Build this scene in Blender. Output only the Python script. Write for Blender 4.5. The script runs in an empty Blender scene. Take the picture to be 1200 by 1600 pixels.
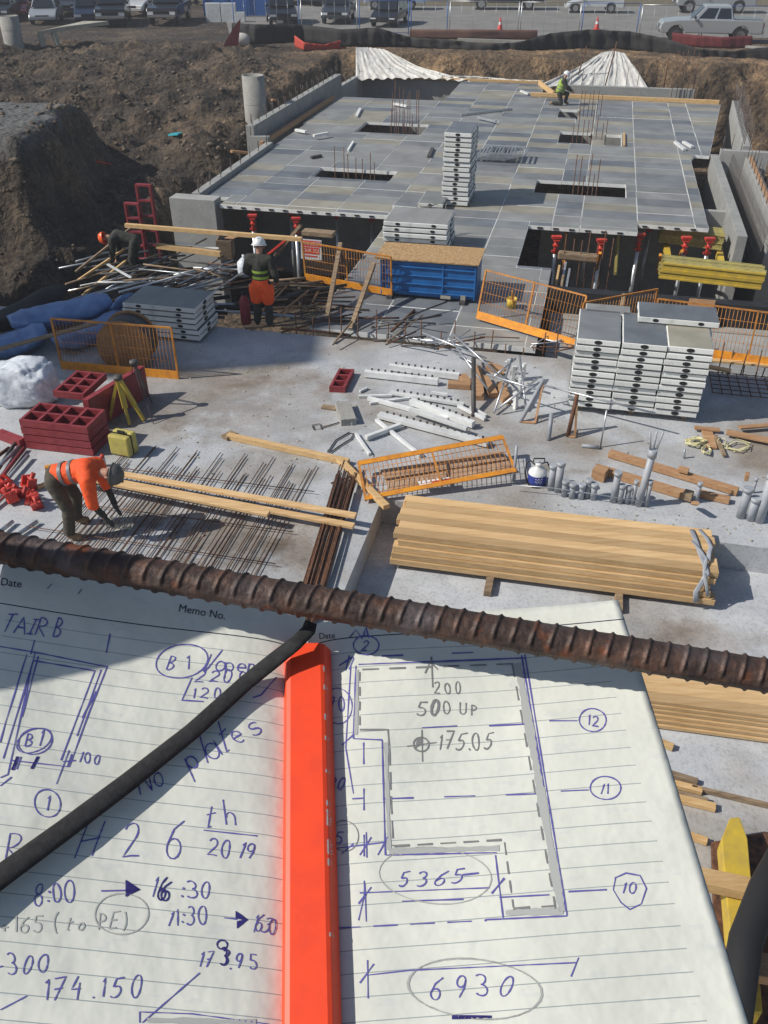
import bpy, bmesh, math, random
from math import sin, cos, tan, radians as R, pi, sqrt, atan2
from mathutils import Vector, Matrix, noise, Euler
from mathutils.bvhtree import BVHTree
random.seed(7)
SC = bpy.context.scene
COL = SC.collection
# ------------------------------------------------------------------ camera, light, exposure
FPX, PITCH, HC = 1350.0, R(35), 7.0
cam_d = bpy.data.cameras.new("camera"); cam = bpy.data.objects.new("camera", cam_d); COL.objects.link(cam)
cam.location = (0, 0, HC); cam.rotation_euler = (R(90) - PITCH, 0, 0)
cam_d.sensor_fit = 'VERTICAL'; cam_d.sensor_height = 36; cam_d.lens = 36 * FPX / 1600
cam_d.clip_start = 0.02; cam_d.clip_end = 3000
SC.camera = cam
SUN_AZ, SUN_EL = R(10), R(41)        # direction the light travels (from +X towards +Y), elevation
sd = Vector((cos(SUN_EL) * cos(SUN_AZ), cos(SUN_EL) * sin(SUN_AZ), -sin(SUN_EL)))
sun_d = bpy.data.lights.new("sun", 'SUN'); sun_d.energy = 4.6; sun_d.angle = R(0.5); sun_d.color = (1, .95, .87)
sun = bpy.data.objects.new("sun", sun_d); COL.objects.link(sun)
sun.rotation_euler = sd.to_track_quat('-Z', 'Y').to_euler()
world = bpy.data.worlds.new("World"); SC.world = world; world.use_nodes = True
wn = world.node_tree; wn.nodes.clear()
wo = wn.nodes.new("ShaderNodeOutputWorld"); wb = wn.nodes.new("ShaderNodeBackground"); ws = wn.nodes.new("ShaderNodeTexSky")
ws.sky_type = 'NISHITA'; ws.sun_disc = False; ws.sun_elevation = SUN_EL
ws.sun_rotation = atan2(-sd.x, -sd.y) ; ws.dust_density = .8
wb.inputs[1].default_value = 0.085
wn.links.new(ws.outputs[0], wb.inputs[0]); wn.links.new(wb.outputs[0], wo.inputs[0])
SC.view_settings.view_transform = 'Standard'; SC.view_settings.look = 'None'
SC.view_settings.exposure = 0.0; SC.view_settings.gamma = 1
SC.render.resolution_x = 768; SC.render.resolution_y = 1024
# ------------------------------------------------------------------ geometry of the place
AZ = R(12.8)                          # the building grid is turned 12.8 degrees from the camera
def D(u, v, z=0): return Vector((u * cos(AZ) + v * sin(AZ), -u * sin(AZ) + v * cos(AZ), z))
def ray(px, py):
    x = (px - 600) / FPX; y = -(py - 800) / FPX
    return Vector((x, cos(PITCH) + y * sin(PITCH), -sin(PITCH) + y * cos(PITCH)))
CAM = Vector((0, 0, HC))
def at(px, py, z=0.0):
    d = ray(px, py); return CAM + d * ((z - HC) / d.z)
def camp(px, py, zd): return CAM + ray(px, py) * zd
def atv(px, py, base):                # point on the vertical line/plane through base facing the camera
    d = ray(px, py); t = base.y / d.y; return CAM + d * t
# ------------------------------------------------------------------ materials
MATS = {}
def mat(name, c, rough=.7, metal=0.0, c2=None, scale=6.0, bump=0.0, bscale=None, detail=6, spec=.5, obj=True, stretch=None, c3=None, sharp=(.35,.65)):
    if name in MATS: return MATS[name]
    m = bpy.data.materials.new(name); m.use_nodes = True; nt = m.node_tree; b = nt.nodes["Principled BSDF"]
    b.inputs["Base Color"].default_value = (*c, 1); b.inputs["Roughness"].default_value = rough
    b.inputs["Metallic"].default_value = metal; b.inputs["Specular IOR Level"].default_value = spec
    tc = nt.nodes.new("ShaderNodeTexCoord"); mp = nt.nodes.new("ShaderNodeMapping")
    if stretch: mp.inputs["Scale"].default_value = stretch
    nt.links.new(tc.outputs["Object"], mp.inputs[0])
    if c2:
        n = nt.nodes.new("ShaderNodeTexNoise"); n.inputs["Scale"].default_value = scale; n.inputs["Detail"].default_value = detail; n.inputs["Roughness"].default_value = .62
        nt.links.new(mp.outputs[0], n.inputs["Vector"])
        cr = nt.nodes.new("ShaderNodeValToRGB"); e = cr.color_ramp.elements
        e[0].position = sharp[0]; e[0].color = (*c, 1); e[1].position = sharp[1]; e[1].color = (*c2, 1)
        if c3: k = e.new((sharp[0] + sharp[1]) / 2); k.color = (*c3, 1)
        nt.links.new(n.outputs["Fac"], cr.inputs[0])
        oi = nt.nodes.new("ShaderNodeObjectInfo"); hs = nt.nodes.new("ShaderNodeHueSaturation")
        mr = nt.nodes.new("ShaderNodeMapRange"); mr.inputs[3].default_value = .88 if name not in ("new_lumber", "yellow_timber_beam") else .70; mr.inputs[4].default_value = 1.1 if name not in ("new_lumber", "yellow_timber_beam") else 1.18
        nt.links.new(oi.outputs["Random"], mr.inputs[0]); nt.links.new(mr.outputs[0], hs.inputs["Value"])
        nt.links.new(cr.outputs[0], hs.inputs["Color"]); nt.links.new(hs.outputs[0], b.inputs["Base Color"])
    if bump:
        n2 = nt.nodes.new("ShaderNodeTexNoise"); n2.inputs["Scale"].default_value = bscale or scale * 4; n2.inputs["Detail"].default_value = 5
        nt.links.new(mp.outputs[0], n2.inputs["Vector"])
        bp = nt.nodes.new("ShaderNodeBump"); bp.inputs["Strength"].default_value = bump; bp.inputs["Distance"].default_value = .02
        nt.links.new(n2.outputs["Fac"], bp.inputs["Height"]); nt.links.new(bp.outputs[0], b.inputs["Normal"])
    MATS[name] = m; return m
def mixnoise(nt, colsock, mult_a, mult_b, scale, pos=(.4, .6), vec=None, detail=5, mode='MULTIPLY', fac=1.0, dist=0):
    n = nt.nodes.new("ShaderNodeTexNoise"); n.inputs["Scale"].default_value = scale; n.inputs["Detail"].default_value = detail; n.inputs["Distortion"].default_value = dist
    if vec: nt.links.new(vec, n.inputs["Vector"])
    cr = nt.nodes.new("ShaderNodeValToRGB"); e = cr.color_ramp.elements
    e[0].position, e[1].position = pos; e[0].color = (*mult_a, 1); e[1].color = (*mult_b, 1)
    nt.links.new(n.outputs["Fac"], cr.inputs[0])
    mx = nt.nodes.new("ShaderNodeMix"); mx.data_type = 'RGBA'; mx.blend_type = mode; mx.inputs[0].default_value = fac
    nt.links.new(colsock, mx.inputs[6]); nt.links.new(cr.outputs[0], mx.inputs[7]); return mx.outputs[2]
def concrete(name, c, stain=(.62, .52, .42), dirt=True):
    m = mat(name, [x * .86 for x in c], .85, c2=c, scale=1.3, bump=.25, bscale=40); nt = m.node_tree
    b = nt.nodes["Principled BSDF"]; s = b.inputs["Base Color"].links[0].from_socket
    tc = nt.nodes.new("ShaderNodeTexCoord"); v = tc.outputs["Object"]
    if dirt: s = mixnoise(nt, s, stain, (1, 1, 1), .32, (.36, .52), v, 8, dist=.6)
    s = mixnoise(nt, s, (.84, .84, .84), (1.03, 1.03, 1.03), 22, (.34, .5), v, 4)
    s = mixnoise(nt, s, (.9, .91, .92), (1.04, 1.04, 1.04), 1.6, (.40, .60), v, 8, dist=1.2)
    nt.links.new(s, b.inputs["Base Color"]); return m
C_SLAB = concrete("slab_concrete", (.51, .525, .54))
def stains(m, spots, col):
    """dried mud and rust marks lying on the slab, each with its own ragged outline"""
    nt = m.node_tree; b = nt.nodes["Principled BSDF"]; s = b.inputs["Base Color"].links[0].from_socket
    v = nt.nodes.new("ShaderNodeNewGeometry").outputs["Position"]; n = nt.nodes.new("ShaderNodeTexNoise"); n.inputs["Scale"].default_value = 2.2; n.inputs["Detail"].default_value = 9; n.inputs["Roughness"].default_value = .7; nt.links.new(v, n.inputs["Vector"])
    for (c, rx, ry, amt) in spots:
        sb = nt.nodes.new("ShaderNodeVectorMath"); sb.operation = 'SUBTRACT'; nt.links.new(v, sb.inputs[0]); sb.inputs[1].default_value = tuple(c)
        sc = nt.nodes.new("ShaderNodeVectorMath"); sc.operation = 'MULTIPLY'; nt.links.new(sb.outputs[0], sc.inputs[0]); sc.inputs[1].default_value = (1 / rx, 1 / ry, 0)
        ln = nt.nodes.new("ShaderNodeVectorMath"); ln.operation = 'LENGTH'; nt.links.new(sc.outputs[0], ln.inputs[0])
        ad = nt.nodes.new("ShaderNodeMath"); ad.operation = 'MULTIPLY_ADD'; nt.links.new(n.outputs["Fac"], ad.inputs[0]); ad.inputs[1].default_value = -3.2; nt.links.new(ln.outputs["Value"], ad.inputs[2])
        mr = nt.nodes.new("ShaderNodeMapRange"); mr.inputs[1].default_value = -1.05; mr.inputs[2].default_value = -.45; mr.inputs[3].default_value = amt; mr.inputs[4].default_value = 0; nt.links.new(ad.outputs[0], mr.inputs[0])
        mx = nt.nodes.new("ShaderNodeMix"); mx.data_type = 'RGBA'; mx.blend_type = 'MULTIPLY'; nt.links.new(mr.outputs[0], mx.inputs[0]); nt.links.new(s, mx.inputs[6]); mx.inputs[7].default_value = (*col, 1); s = mx.outputs[2]
    nt.links.new(s, b.inputs["Base Color"])
stains(C_SLAB, [(at(355, 835), .9, .8, .75), (at(240, 800), .6, .5, .6), (at(430, 640), 1.6, 1.6, .35), (at(300, 620), 1.8, 1.3, .35), (at(855, 732), .25, .15, .6), (at(905, 737), .2, .12, .5), (at(1120, 960), .7, .4, .4), (at(470, 860), .4, .5, .5), (at(560, 600), .7, .7, .25), (at(700, 830), 1.0, .3, .25), (at(1080, 720), 1.0, .6, .25), (at(150, 640), 1.2, .8, .3)], (.50, .38, .27))
stains(C_SLAB, [(at(640, 480), 3, .6, .35), (at(250, 840), 1.2, .5, .3), (at(800, 700), .5, .4, .2), (at(1000, 990, -.42), 1.0, .5, .3), (at(380, 870), .8, .5, .4)], (.45, .45, .46))
C_WALL = concrete("wall_concrete", (.36, .36, .34), dirt=False)
C_PIPE = concrete("precast_concrete", (.34, .33, .30), dirt=False)
WOOD = mat("pine", (.50, .31, .13), .7, c2=(.63, .43, .21), scale=3, stretch=(1, 7, 7), bump=.2, bscale=14)
WOODL = mat("new_lumber", (.52, .325, .145), .65, c2=(.66, .455, .235), scale=2.2, stretch=(.7, 9, 9), bump=.15, bscale=10)
WOODO = mat("old_timber", (.17, .115, .07), .85, c2=(.33, .24, .15), scale=4, stretch=(1, 5, 5), bump=.3, bscale=14)
WOODD = mat("brown_timber", (.33, .17, .08), .8, c2=(.45, .27, .14), scale=4, stretch=(1, 5, 5), bump=.3, bscale=14)
OSB = mat("osb_board", (.30, .17, .07), .8, c2=(.56, .37, .18), scale=22, detail=3, bump=.3)
PLYC = mat("cable_reel_ply", (.28, .14, .06), .8, c2=(.40, .23, .11), scale=9)
ALU = mat("powder_coated_frame", (.60, .61, .58), .5, c2=(.78, .79, .76), scale=5, sharp=(.3,.5))
GALV = mat("galvanised_steel", (.42, .44, .46), .38, .75, c2=(.60, .62, .64), scale=9)
GREY = mat("grey_pvc", (.28, .30, .33), .5, c2=(.36, .38, .41), scale=7)
STEELD = mat("dark_steel", (.05, .05, .055), .6, .3, c2=(.11, .10, .09), scale=9)
RUST = mat("rusty_rebar", (.055, .03, .022), .75, .35, c2=(.22, .10, .05), scale=14)
REDF = mat("red_steel_form", (.19, .018, .026), .55, c2=(.28, .04, .045), scale=7, bump=.1)
REDP = mat("red_paint", (.62, .05, .03), .45, c2=(.45, .04, .03), scale=10)
ORG = mat("orange_paint", (.80, .32, .015), .5, c2=(.55, .21, .03), scale=7)
ORGW = mat("orange_wire", (.62, .25, .03), .55, c2=(.36, .15, .04), scale=9)
YEL = mat("yellow_paint", (.60, .42, .04), .55, c2=(.45, .32, .06), scale=6)
YELW = mat("yellow_timber_beam", (.50, .42, .10), .7, c2=(.24, .21, .10), scale=7, stretch=(1, 5, 5))
YELC = mat("yellow_case", (.55, .46, .10), .6, c2=(.42, .36, .10), scale=9)
BLUE = mat("blue_container_paint", (.015, .14, .40), .45, c2=(.01, .10, .30), scale=3)
BLUET = mat("blue_plastic_sheet", (.17, .28, .50), .5, c2=(.10, .18, .36), scale=3, bump=.6, bscale=4)
BLUEI = mat("blue_fence_paint", (.03, .12, .38), .5)
BLACK = mat("black_rubber", (.012, .012, .013), .8)
BLKF = mat("black_silt_fabric", (.012, .012, .013), .85, c2=(.03, .028, .027), scale=2, bump=.8, bscale=3)
MEMB = mat("black_waterproofing", (.008, .009, .010), .75, c2=(.022, .023, .026), scale=3)
WHITE = mat("white_plastic", (.56, .57, .56), .5, c2=(.74, .75, .74), scale=4)
POLY = mat("white_poly_sheet", (.52, .50, .45), .6, c2=(.74, .73, .69), scale=2.5, bump=.5, bscale=5, stretch=(3,1,1))
POLYW = mat("shrink_wrap", (.55, .60, .66), .3, c2=(.85, .88, .92), scale=7, bump=.8, bscale=8)
STONE = mat("pale_stone", (.30, .28, .22), .9, c2=(.42, .40, .33), scale=3, bump=.5)
SKIN = mat("skin", (.42, .22, .15), .6)
HIVO = mat("hi_vis_orange", (.92, .11, .015), .75, c2=(.80, .08, .01), scale=12, bump=.3)
HIVY = mat("hi_vis_yellow", (.28, .42, .05), .8)
REFL = mat("reflective_tape", (.16, .15, .16), .5)
DARKC = mat("dark_workwear", (.025, .027, .022), .9, c2=(.05, .05, .04), scale=10, bump=.3)
OLIVE = mat("olive_trousers", (.055, .048, .034), .9, c2=(.09, .078, .055), scale=10, bump=.3)
BOOT = mat("tan_leather", (.24, .15, .08), .8)
GLOVE = mat("grey_gloves", (.07, .07, .06), .9)
HELW = mat("white_helmet", (.75, .76, .76), .35)
HELG = mat("grey_helmet", (.09, .09, .085), .5)
HELO = mat("orange_helmet", (.85, .13, .03), .35)
GLASS = mat("car_window_glass", (.012, .015, .02), .12, spec=.8)
CHROME = mat("chrome", (.6, .6, .62), .25, 1)
TYRE = mat("tyre_rubber", (.02, .02, .02), .9)
LAMP = mat("lamp_glass", (.7, .7, .68), .2)
TAIL = mat("tail_light", (.35, .01, .01), .3)
SIGNW = mat("sign_white", (.75, .75, .75), .5)
SIGNR = mat("sign_red", (.65, .03, .04), .5)
CLOTH = mat("yellow_rag", (.52, .47, .24), .9, c2=(.66, .62, .38), scale=9, bump=.4)
CYAN = mat("cyan_plastic", (.04, .42, .50), .5)
# ------------------------------------------------------------------ mesh building
XF = {}
class MB:
    def __init__(s): s.v = []; s.f = []; s.sm = []
    def add(s, vs, fs, smooth=False):
        o = len(s.v); s.v += [Vector(p) for p in vs]
        for f in fs: s.f.append([i + o for i in f]); s.sm.append(smooth)
        return s
    def box(s, c, d, M=None):
        x, y, z = d[0] / 2, d[1] / 2, d[2] / 2; c = Vector(c)
        vs = [Vector((a, b, e)) for e in (-z, z) for b in (-y, y) for a in (-x, x)]
        if M: vs = [M @ p for p in vs]
        return s.add([p + c for p in vs], [(0, 2, 3, 1), (4, 5, 7, 6), (0, 1, 5, 4), (2, 6, 7, 3), (0, 4, 6, 2), (1, 3, 7, 5)])
    def beam(s, p, q, w, h, up=(0, 0, 1), roll=0):
        p, q = Vector(p), Vector(q); d = q - p; L = d.length; x = d.normalized(); up = Vector(up)
        if abs(x.dot(up)) > .98: up = Vector((0, 1, 0))
        y = up.cross(x).normalized(); z = x.cross(y)
        M = Matrix((x, y, z)).transposed()
        if roll: M = M @ Matrix.Rotation(roll, 3, 'X')
        return s.box((p + q) / 2, (L, w, h), M)
    def tube(s, pts, r, n=8, cap=True, flat=1.0):
        pts = [Vector(p) for p in pts]; m = len(pts); rs = r if isinstance(r, (list, tuple)) else [r] * m
        vs = []; py = None
        for i, p in enumerate(pts):
            t = (pts[min(i + 1, m - 1)] - pts[max(i - 1, 0)])
            t = t.normalized() if t.length > 1e-9 else Vector((0, 0, 1))
            if py is None:
                a = Vector((0, 0, 1)) if abs(t.z) < .9 else Vector((0, 1, 0)); y = a.cross(t).normalized()
            else: y = (py - t * py.dot(t)).normalized()
            py = y; z = t.cross(y)
            for k in range(n):
                a = 2 * pi * k / n; vs.append(p + y * (rs[i] * cos(a)) + z * (rs[i] * sin(a) * flat))
        fs = [(i * n + k, i * n + (k + 1) % n, (i + 1) * n + (k + 1) % n, (i + 1) * n + k) for i in range(m - 1) for k in range(n)]
        s.add(vs, fs, True)
        if cap:
            o = len(s.v) - m * n
            s.f.append([o + k for k in range(n)][::-1]); s.sm.append(False)
            s.f.append([o + (m - 1) * n + k for k in range(n)]); s.sm.append(False)
        return s
    def lathe(s, c, prof, n=20, cap=False):       # prof (radius, z)
        c = Vector(c); vs = [c + Vector((r * cos(2 * pi * k / n), r * sin(2 * pi * k / n), z)) for r, z in prof for k in range(n)]
        return s.add(vs, [(i * n + k, i * n + (k + 1) % n, (i + 1) * n + (k + 1) % n, (i + 1) * n + k) for i in range(len(prof) - 1) for k in range(n)], True)
    def prism(s, poly, a, b):                     # poly: list of 3-D points, extruded from +a to +b (vectors)
        n = len(poly); a, b = Vector(a), Vector(b)
        vs = [Vector(p) + a for p in poly] + [Vector(p) + b for p in poly]
        return s.add(vs, [list(range(n))[::-1], list(range(n, 2 * n))] + [(i, (i + 1) % n, (i + 1) % n + n, i + n) for i in range(n)])
    def ball(s, c, r, n=12, sc=(1, 1, 1), half=False):
        c = Vector(c); m = n // 2; vs = []; 
        for i in range(m + 1):
            t = pi * i / m * (.5 if half else 1)
            for k in range(n): vs.append(c + Vector((r * sc[0] * sin(t) * cos(2 * pi * k / n), r * sc[1] * sin(t) * sin(2 * pi * k / n), r * sc[2] * cos(t))))
        return s.add(vs, [(i * n + k, (i + 1) * n + k, (i + 1) * n + (k + 1) % n, i * n + (k + 1) % n) for i in range(m) for k in range(n)], True)
    def build(s, name, m, parent=None, world=True, bevel=0, label=None):
        me = bpy.data.meshes.new(name); vs = s.v
        if parent is not None and world:
            T = XF[parent.name]; vs = [T @ p for p in vs]
        me.from_pydata([tuple(p) for p in vs], [], s.f); me.validate(); 
        bm = bmesh.new(); bm.from_mesh(me); bmesh.ops.recalc_face_normals(bm, faces=bm.faces); bm.to_mesh(me); bm.free()
        for p in me.polygons: p.use_smooth = s.sm[p.index] if p.index < len(s.sm) else False
        o = bpy.data.objects.new(name, me); COL.objects.link(o); me.materials.append(m)
        if parent is not None: o.parent = parent; XF[o.name] = XF[parent.name]
        if bevel:
            b = o.modifiers.new("bevel", 'BEVEL'); b.width = bevel; b.segments = 2; b.limit_method = 'ANGLE'
        if label: o["label"] = label
        return o
def tag(o, label, cat, group=None):
    o["label"] = label; o["category"] = cat
    if group: o["group"] = group
    return o
def struct(o, kind='structure'): o["kind"] = kind; return o
def thing(name, label, cat, loc=(0, 0, 0), rz=0, group=None):
    o = bpy.data.objects.new(name, None); COL.objects.link(o); o.empty_display_size = .1
    o.location = loc; o.rotation_euler = (0, 0, rz); tag(o, label, cat, group)
    XF[o.name] = (Matrix.Translation(Vector(loc)) @ Matrix.Rotation(rz, 4, 'Z')).inverted()
    return o
def single(name, mb, m, label, cat, group=None, bevel=0):
    """one mesh thing: origin moved to its lowest centre"""
    c = sum(mb.v, Vector()) / len(mb.v); c.z = min(p.z for p in mb.v)
    mb.v = [p - c for p in mb.v]; o = mb.build(name, m, None, bevel=bevel); o.location = c
    return tag(o, label, cat, group)
def dup(root, loc, rz=None, label=None, scale=None):
    r = root.copy(); COL.objects.link(r); r.location = loc
    if rz is not None: r.rotation_euler = (0, 0, rz) if not isinstance(rz, (tuple, list)) else rz
    if label: r["label"] = label
    if scale: r.scale = scale
    for ch in list(root.children):
        c = ch.copy(); COL.objects.link(c); c.parent = r
        for g in ch.children:
            d = g.copy(); COL.objects.link(d); d.parent = c
    return r
def px_beam(a, b, z, w, h, z2=None):
    return MB().beam(at(*a, z), at(*b, z if z2 is None else z2), w, h)
def text_mesh(body, size, M, name, m, parent):
    cu = bpy.data.curves.new("t", 'FONT'); cu.body = body; cu.size = size; cu.extrude = .001; cu.align_x = 'CENTER'; cu.align_y = 'CENTER'
    to = bpy.data.objects.new("t", cu); COL.objects.link(to)
    dg = bpy.context.evaluated_depsgraph_get(); me = bpy.data.meshes.new_from_object(to.evaluated_get(dg))
    bpy.data.objects.remove(to); T = XF[parent.name] if parent is not None else Matrix()
    me.transform(T @ M); me.materials.clear(); me.materials.append(m)
    o = bpy.data.objects.new(name, me); COL.objects.link(o)
    if parent is not None: o.parent = parent; XF[o.name] = XF[parent.name]
    return o
# ------------------------------------------------------------------ terrain
def sst(a, b, x):
    t = max(0, min(1, (x - a) / (b - a))); return t * t * (3 - 2 * t)
def fbm(x, y, s, o=4): return noise.fractal(Vector((x * s, y * s, 1.7)), 0.9, 2.1, o)
def ground(X, Y):
    u = X * cos(AZ) - Y * sin(AZ); v = X * sin(AZ) + Y * cos(AZ)
    n = fbm(X, Y, .35) ; n2 = fbm(X + 9, Y, 1.3)
    # outside level
    out = .5 + .32 * sst(46, 49, v) * (1 - sst(51.5, 54, Y)) * sst(-6, -2, X)
    left = 1 - sst(-7, -1, X + .22 * (Y - 45))           # 1 = the left banks
    z_left = .9 + .25 * n
    # plateau with a steep shaded flank
    pl = (1 - sst(-10.4, -9.0 , X + .7 * n + .2 * n2 + .12 * (Y - 28))) * (1 - sst(31, 37, Y + .6 * n)) * sst(22.5, 25.5, Y + .5 * n)
    basin = -.85 + .55 * n + .32 * n2 + .12 * fbm(X, Y, 3.1)
    far = sst(33, 45, Y + 1.2 * n - .35 * (X + 8)); z_bank = basin * (1 - far) + (.75 + .34 * n + .27 * n2 + .10 * fbm(X, Y, 2.7)) * far
    z_bank = z_bank * (1 - pl) + (1.85 + .12 * n + .05 * n2 - .03 * (Y - 26)) * pl
    if X < -9: z_bank = z_bank * 1
    street = sst(47.5, 50, v + .3 * n + .25 * n2)
    st2 = sst(52, 60, Y)
    z = z_bank * left + (out + .08 * n2) * (1 - left)
    z = z * (1 - st2) + .5 * st2
    # the pit round the building
    du = max(-12.6 - u, u - 8.8 - .5 * n); dv = (v - 46.9) * .55
    d = max(du, dv) + .35 * n + .16 * n2 + .07 * fbm(X * 3, Y * 3, 1.6)
    if u < -12.4: d = max(d, .0)
    k = sst(-.35, 1.35, d) ** .75
    if v < 15.2 and u < -10: k *= sst(13.2, 15.2, v)
    if v < 17.2: k *= sst(15.2, 17.2, v)
    k = max(0, min(1, k))
    zz = -3.2 * (1 - k) + z * k
    if 0.05 < k < .97: zz += .22 * n2
    return zz, k
def axis(parts):
    r = []
    for a, b, st in parts:
        n = max(1, int(round((b - a) / st))); r += [a + (b - a) * i / n for i in range(n)]
    return r + [parts[-1][1]]
xs = axis([(-280, -60, 44), (-60, -24, 3), (-24, 24, .22), (24, 60, 3), (60, 280, 44)])
ys = axis([(-60, 0, 20), (0, 14, 2), (14, 56, .22), (56, 80, 2), (80, 400, 64)])
tv = [];
for y in ys:
    for x in xs:
        if y < 13: z = -3.2
        else: z = ground(x, y)[0]
        tv.append((x, y, z))
nx = len(xs); tf = [(j * nx + i, j * nx + i + 1, (j + 1) * nx + i + 1, (j + 1) * nx + i) for j in range(len(ys) - 1) for i in range(nx - 1)]
gm = bpy.data.meshes.new("ground"); gm.from_pydata(tv, [], tf)
for p in gm.polygons: p.use_smooth = True
go = bpy.data.objects.new("ground", gm); COL.objects.link(go); struct(go)
def soil():
    m = mat("soil", (.040, .030, .021), .95, c2=(.13, .096, .062), c3=(.074, .054, .036), scale=.9, bump=1.0, bscale=3.5, detail=9); nt = m.node_tree
    b = nt.nodes["Principled BSDF"]; s = b.inputs["Base Color"].links[0].from_socket
    nt.nodes["Bump"].inputs["Distance"].default_value = .25
    tc = nt.nodes.new("ShaderNodeTexCoord"); v = tc.outputs["Object"]
    s = mixnoise(nt, s, (.6, .6, .61), (1.35, 1.32, 1.28), 7, (.36, .64), v, 8)
    s = mixnoise(nt, s, (.62, .64, .68), (1.3, 1.28, 1.25), .22, (.40, .60), v, 5, dist=.8)
    s = mixnoise(nt, s, (.75, .75, .75), (1.5, 1.45, 1.4), 28, (.5, .74), v, 3)
    # paler clay in the far bank
    sp0 = nt.nodes.new("ShaderNodeSeparateXYZ"); nt.links.new(v, sp0.inputs[0])
    ra = nt.nodes.new("ShaderNodeMapRange"); ra.inputs[1].default_value = 38; ra.inputs[2].default_value = 43; nt.links.new(sp0.outputs[1], ra.inputs[0])
    rb2 = nt.nodes.new("ShaderNodeMapRange"); rb2.inputs[1].default_value = -6; rb2.inputs[2].default_value = -1; nt.links.new(sp0.outputs[0], rb2.inputs[0])
    rm = nt.nodes.new("ShaderNodeMath"); rm.operation = 'MULTIPLY'; nt.links.new(ra.outputs[0], rm.inputs[0]); nt.links.new(rb2.outputs[0], rm.inputs[1])
    cm = nt.nodes.new("ShaderNodeMix"); cm.data_type = 'RGBA'; cm.blend_type = 'MULTIPLY'; nt.links.new(rm.outputs[0], cm.inputs[0]); nt.links.new(s, cm.inputs[6]); cm.inputs[7].default_value = (2.3, 2.1, 1.75, 1); s = cm.outputs[2]
    # grey gravel spread on the ramp
    sp = nt.nodes.new("ShaderNodeSeparateXYZ"); nt.links.new(v, sp.inputs[0])
    mx = nt.nodes.new("ShaderNodeMath"); mx.operation = 'MULTIPLY_ADD'; nt.links.new(sp.outputs[1], mx.inputs[0]); mx.inputs[1].default_value = -.38
    nt.links.new(sp.outputs[0], mx.inputs[2])
    n = nt.nodes.new("ShaderNodeTexNoise"); n.inputs["Scale"].default_value = .4; nt.links.new(v, n.inputs["Vector"])
    ad = nt.nodes.new("ShaderNodeMath"); ad.operation = 'MULTIPLY_ADD'; ad.inputs[1].default_value = 8; nt.links.new(n.outputs["Fac"], ad.inputs[0]); nt.links.new(mx.outputs[0], ad.inputs[2])
    r1 = nt.nodes.new("ShaderNodeMapRange"); r1.inputs[1].default_value = -15; r1.inputs[2].default_value = -18; nt.links.new(ad.outputs[0], r1.inputs[0])
    gz = nt.nodes.new("ShaderNodeMapRange"); gz.inputs[1].default_value = 1.25; gz.inputs[2].default_value = 1.55; nt.links.new(sp.outputs[2], gz.inputs[0])
    ml = nt.nodes.new("ShaderNodeMath"); ml.operation = 'MULTIPLY'; nt.links.new(r1.outputs[0], ml.inputs[0]); nt.links.new(gz.outputs[0], ml.inputs[1])
    mxc = nt.nodes.new("ShaderNodeMix"); mxc.data_type = 'RGBA'; nt.links.new(ml.outputs[0], mxc.inputs[0]); nt.links.new(s, mxc.inputs[6])
    g = nt.nodes.new("ShaderNodeTexNoise"); g.inputs["Scale"].default_value = 9; nt.links.new(v, g.inputs["Vector"])
    gr = nt.nodes.new("ShaderNodeValToRGB"); gr.color_ramp.elements[0].position = .35; gr.color_ramp.elements[1].position = .65
    gr.color_ramp.elements[0].color = (.075, .076, .072, 1); gr.color_ramp.elements[1].color = (.15, .152, .148, 1)
    nt.links.new(g.outputs["Fac"], gr.inputs[0]); nt.links.new(gr.outputs[0], mxc.inputs[7])
    nt.links.new(mxc.outputs[2], b.inputs["Base Color"]); return m
gm.materials.append(soil())
def gz(X, Y): return ground(X, Y)[0]
def atg(px, py, off=0):                            # the point of the terrain under a pixel
    d = ray(px, py); t = (2.0 - HC) / d.z; 
    for i in range(4000):
        p = CAM + d * t
        if p.z <= gz(p.x, p.y) + off: return p
        t += .05
    return p
# street and car park on the far side
stm = mat("worn_asphalt", (.17, .165, .155), .9, c2=(.235, .228, .212), scale=.7, bump=.2, bscale=30)
def sheet(name, poly, z, m): return struct(MB().add([Vector((x, y, z)) for x, y in poly], [list(range(len(poly)))]).build(name, m))
sheet("street", [(-9.5, 60.5), (200, 52), (200, 80), (-13, 80)], .52, stm)
GRS = mat("dry_grass", (.10, .085, .045), .95, c2=(.17, .14, .08), scale=2, bump=.5, bscale=9)
sheet("verge", [(-120, 80.1), (200, 80.1), (200, 400), (-120, 400)], .53, GRS)
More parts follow.
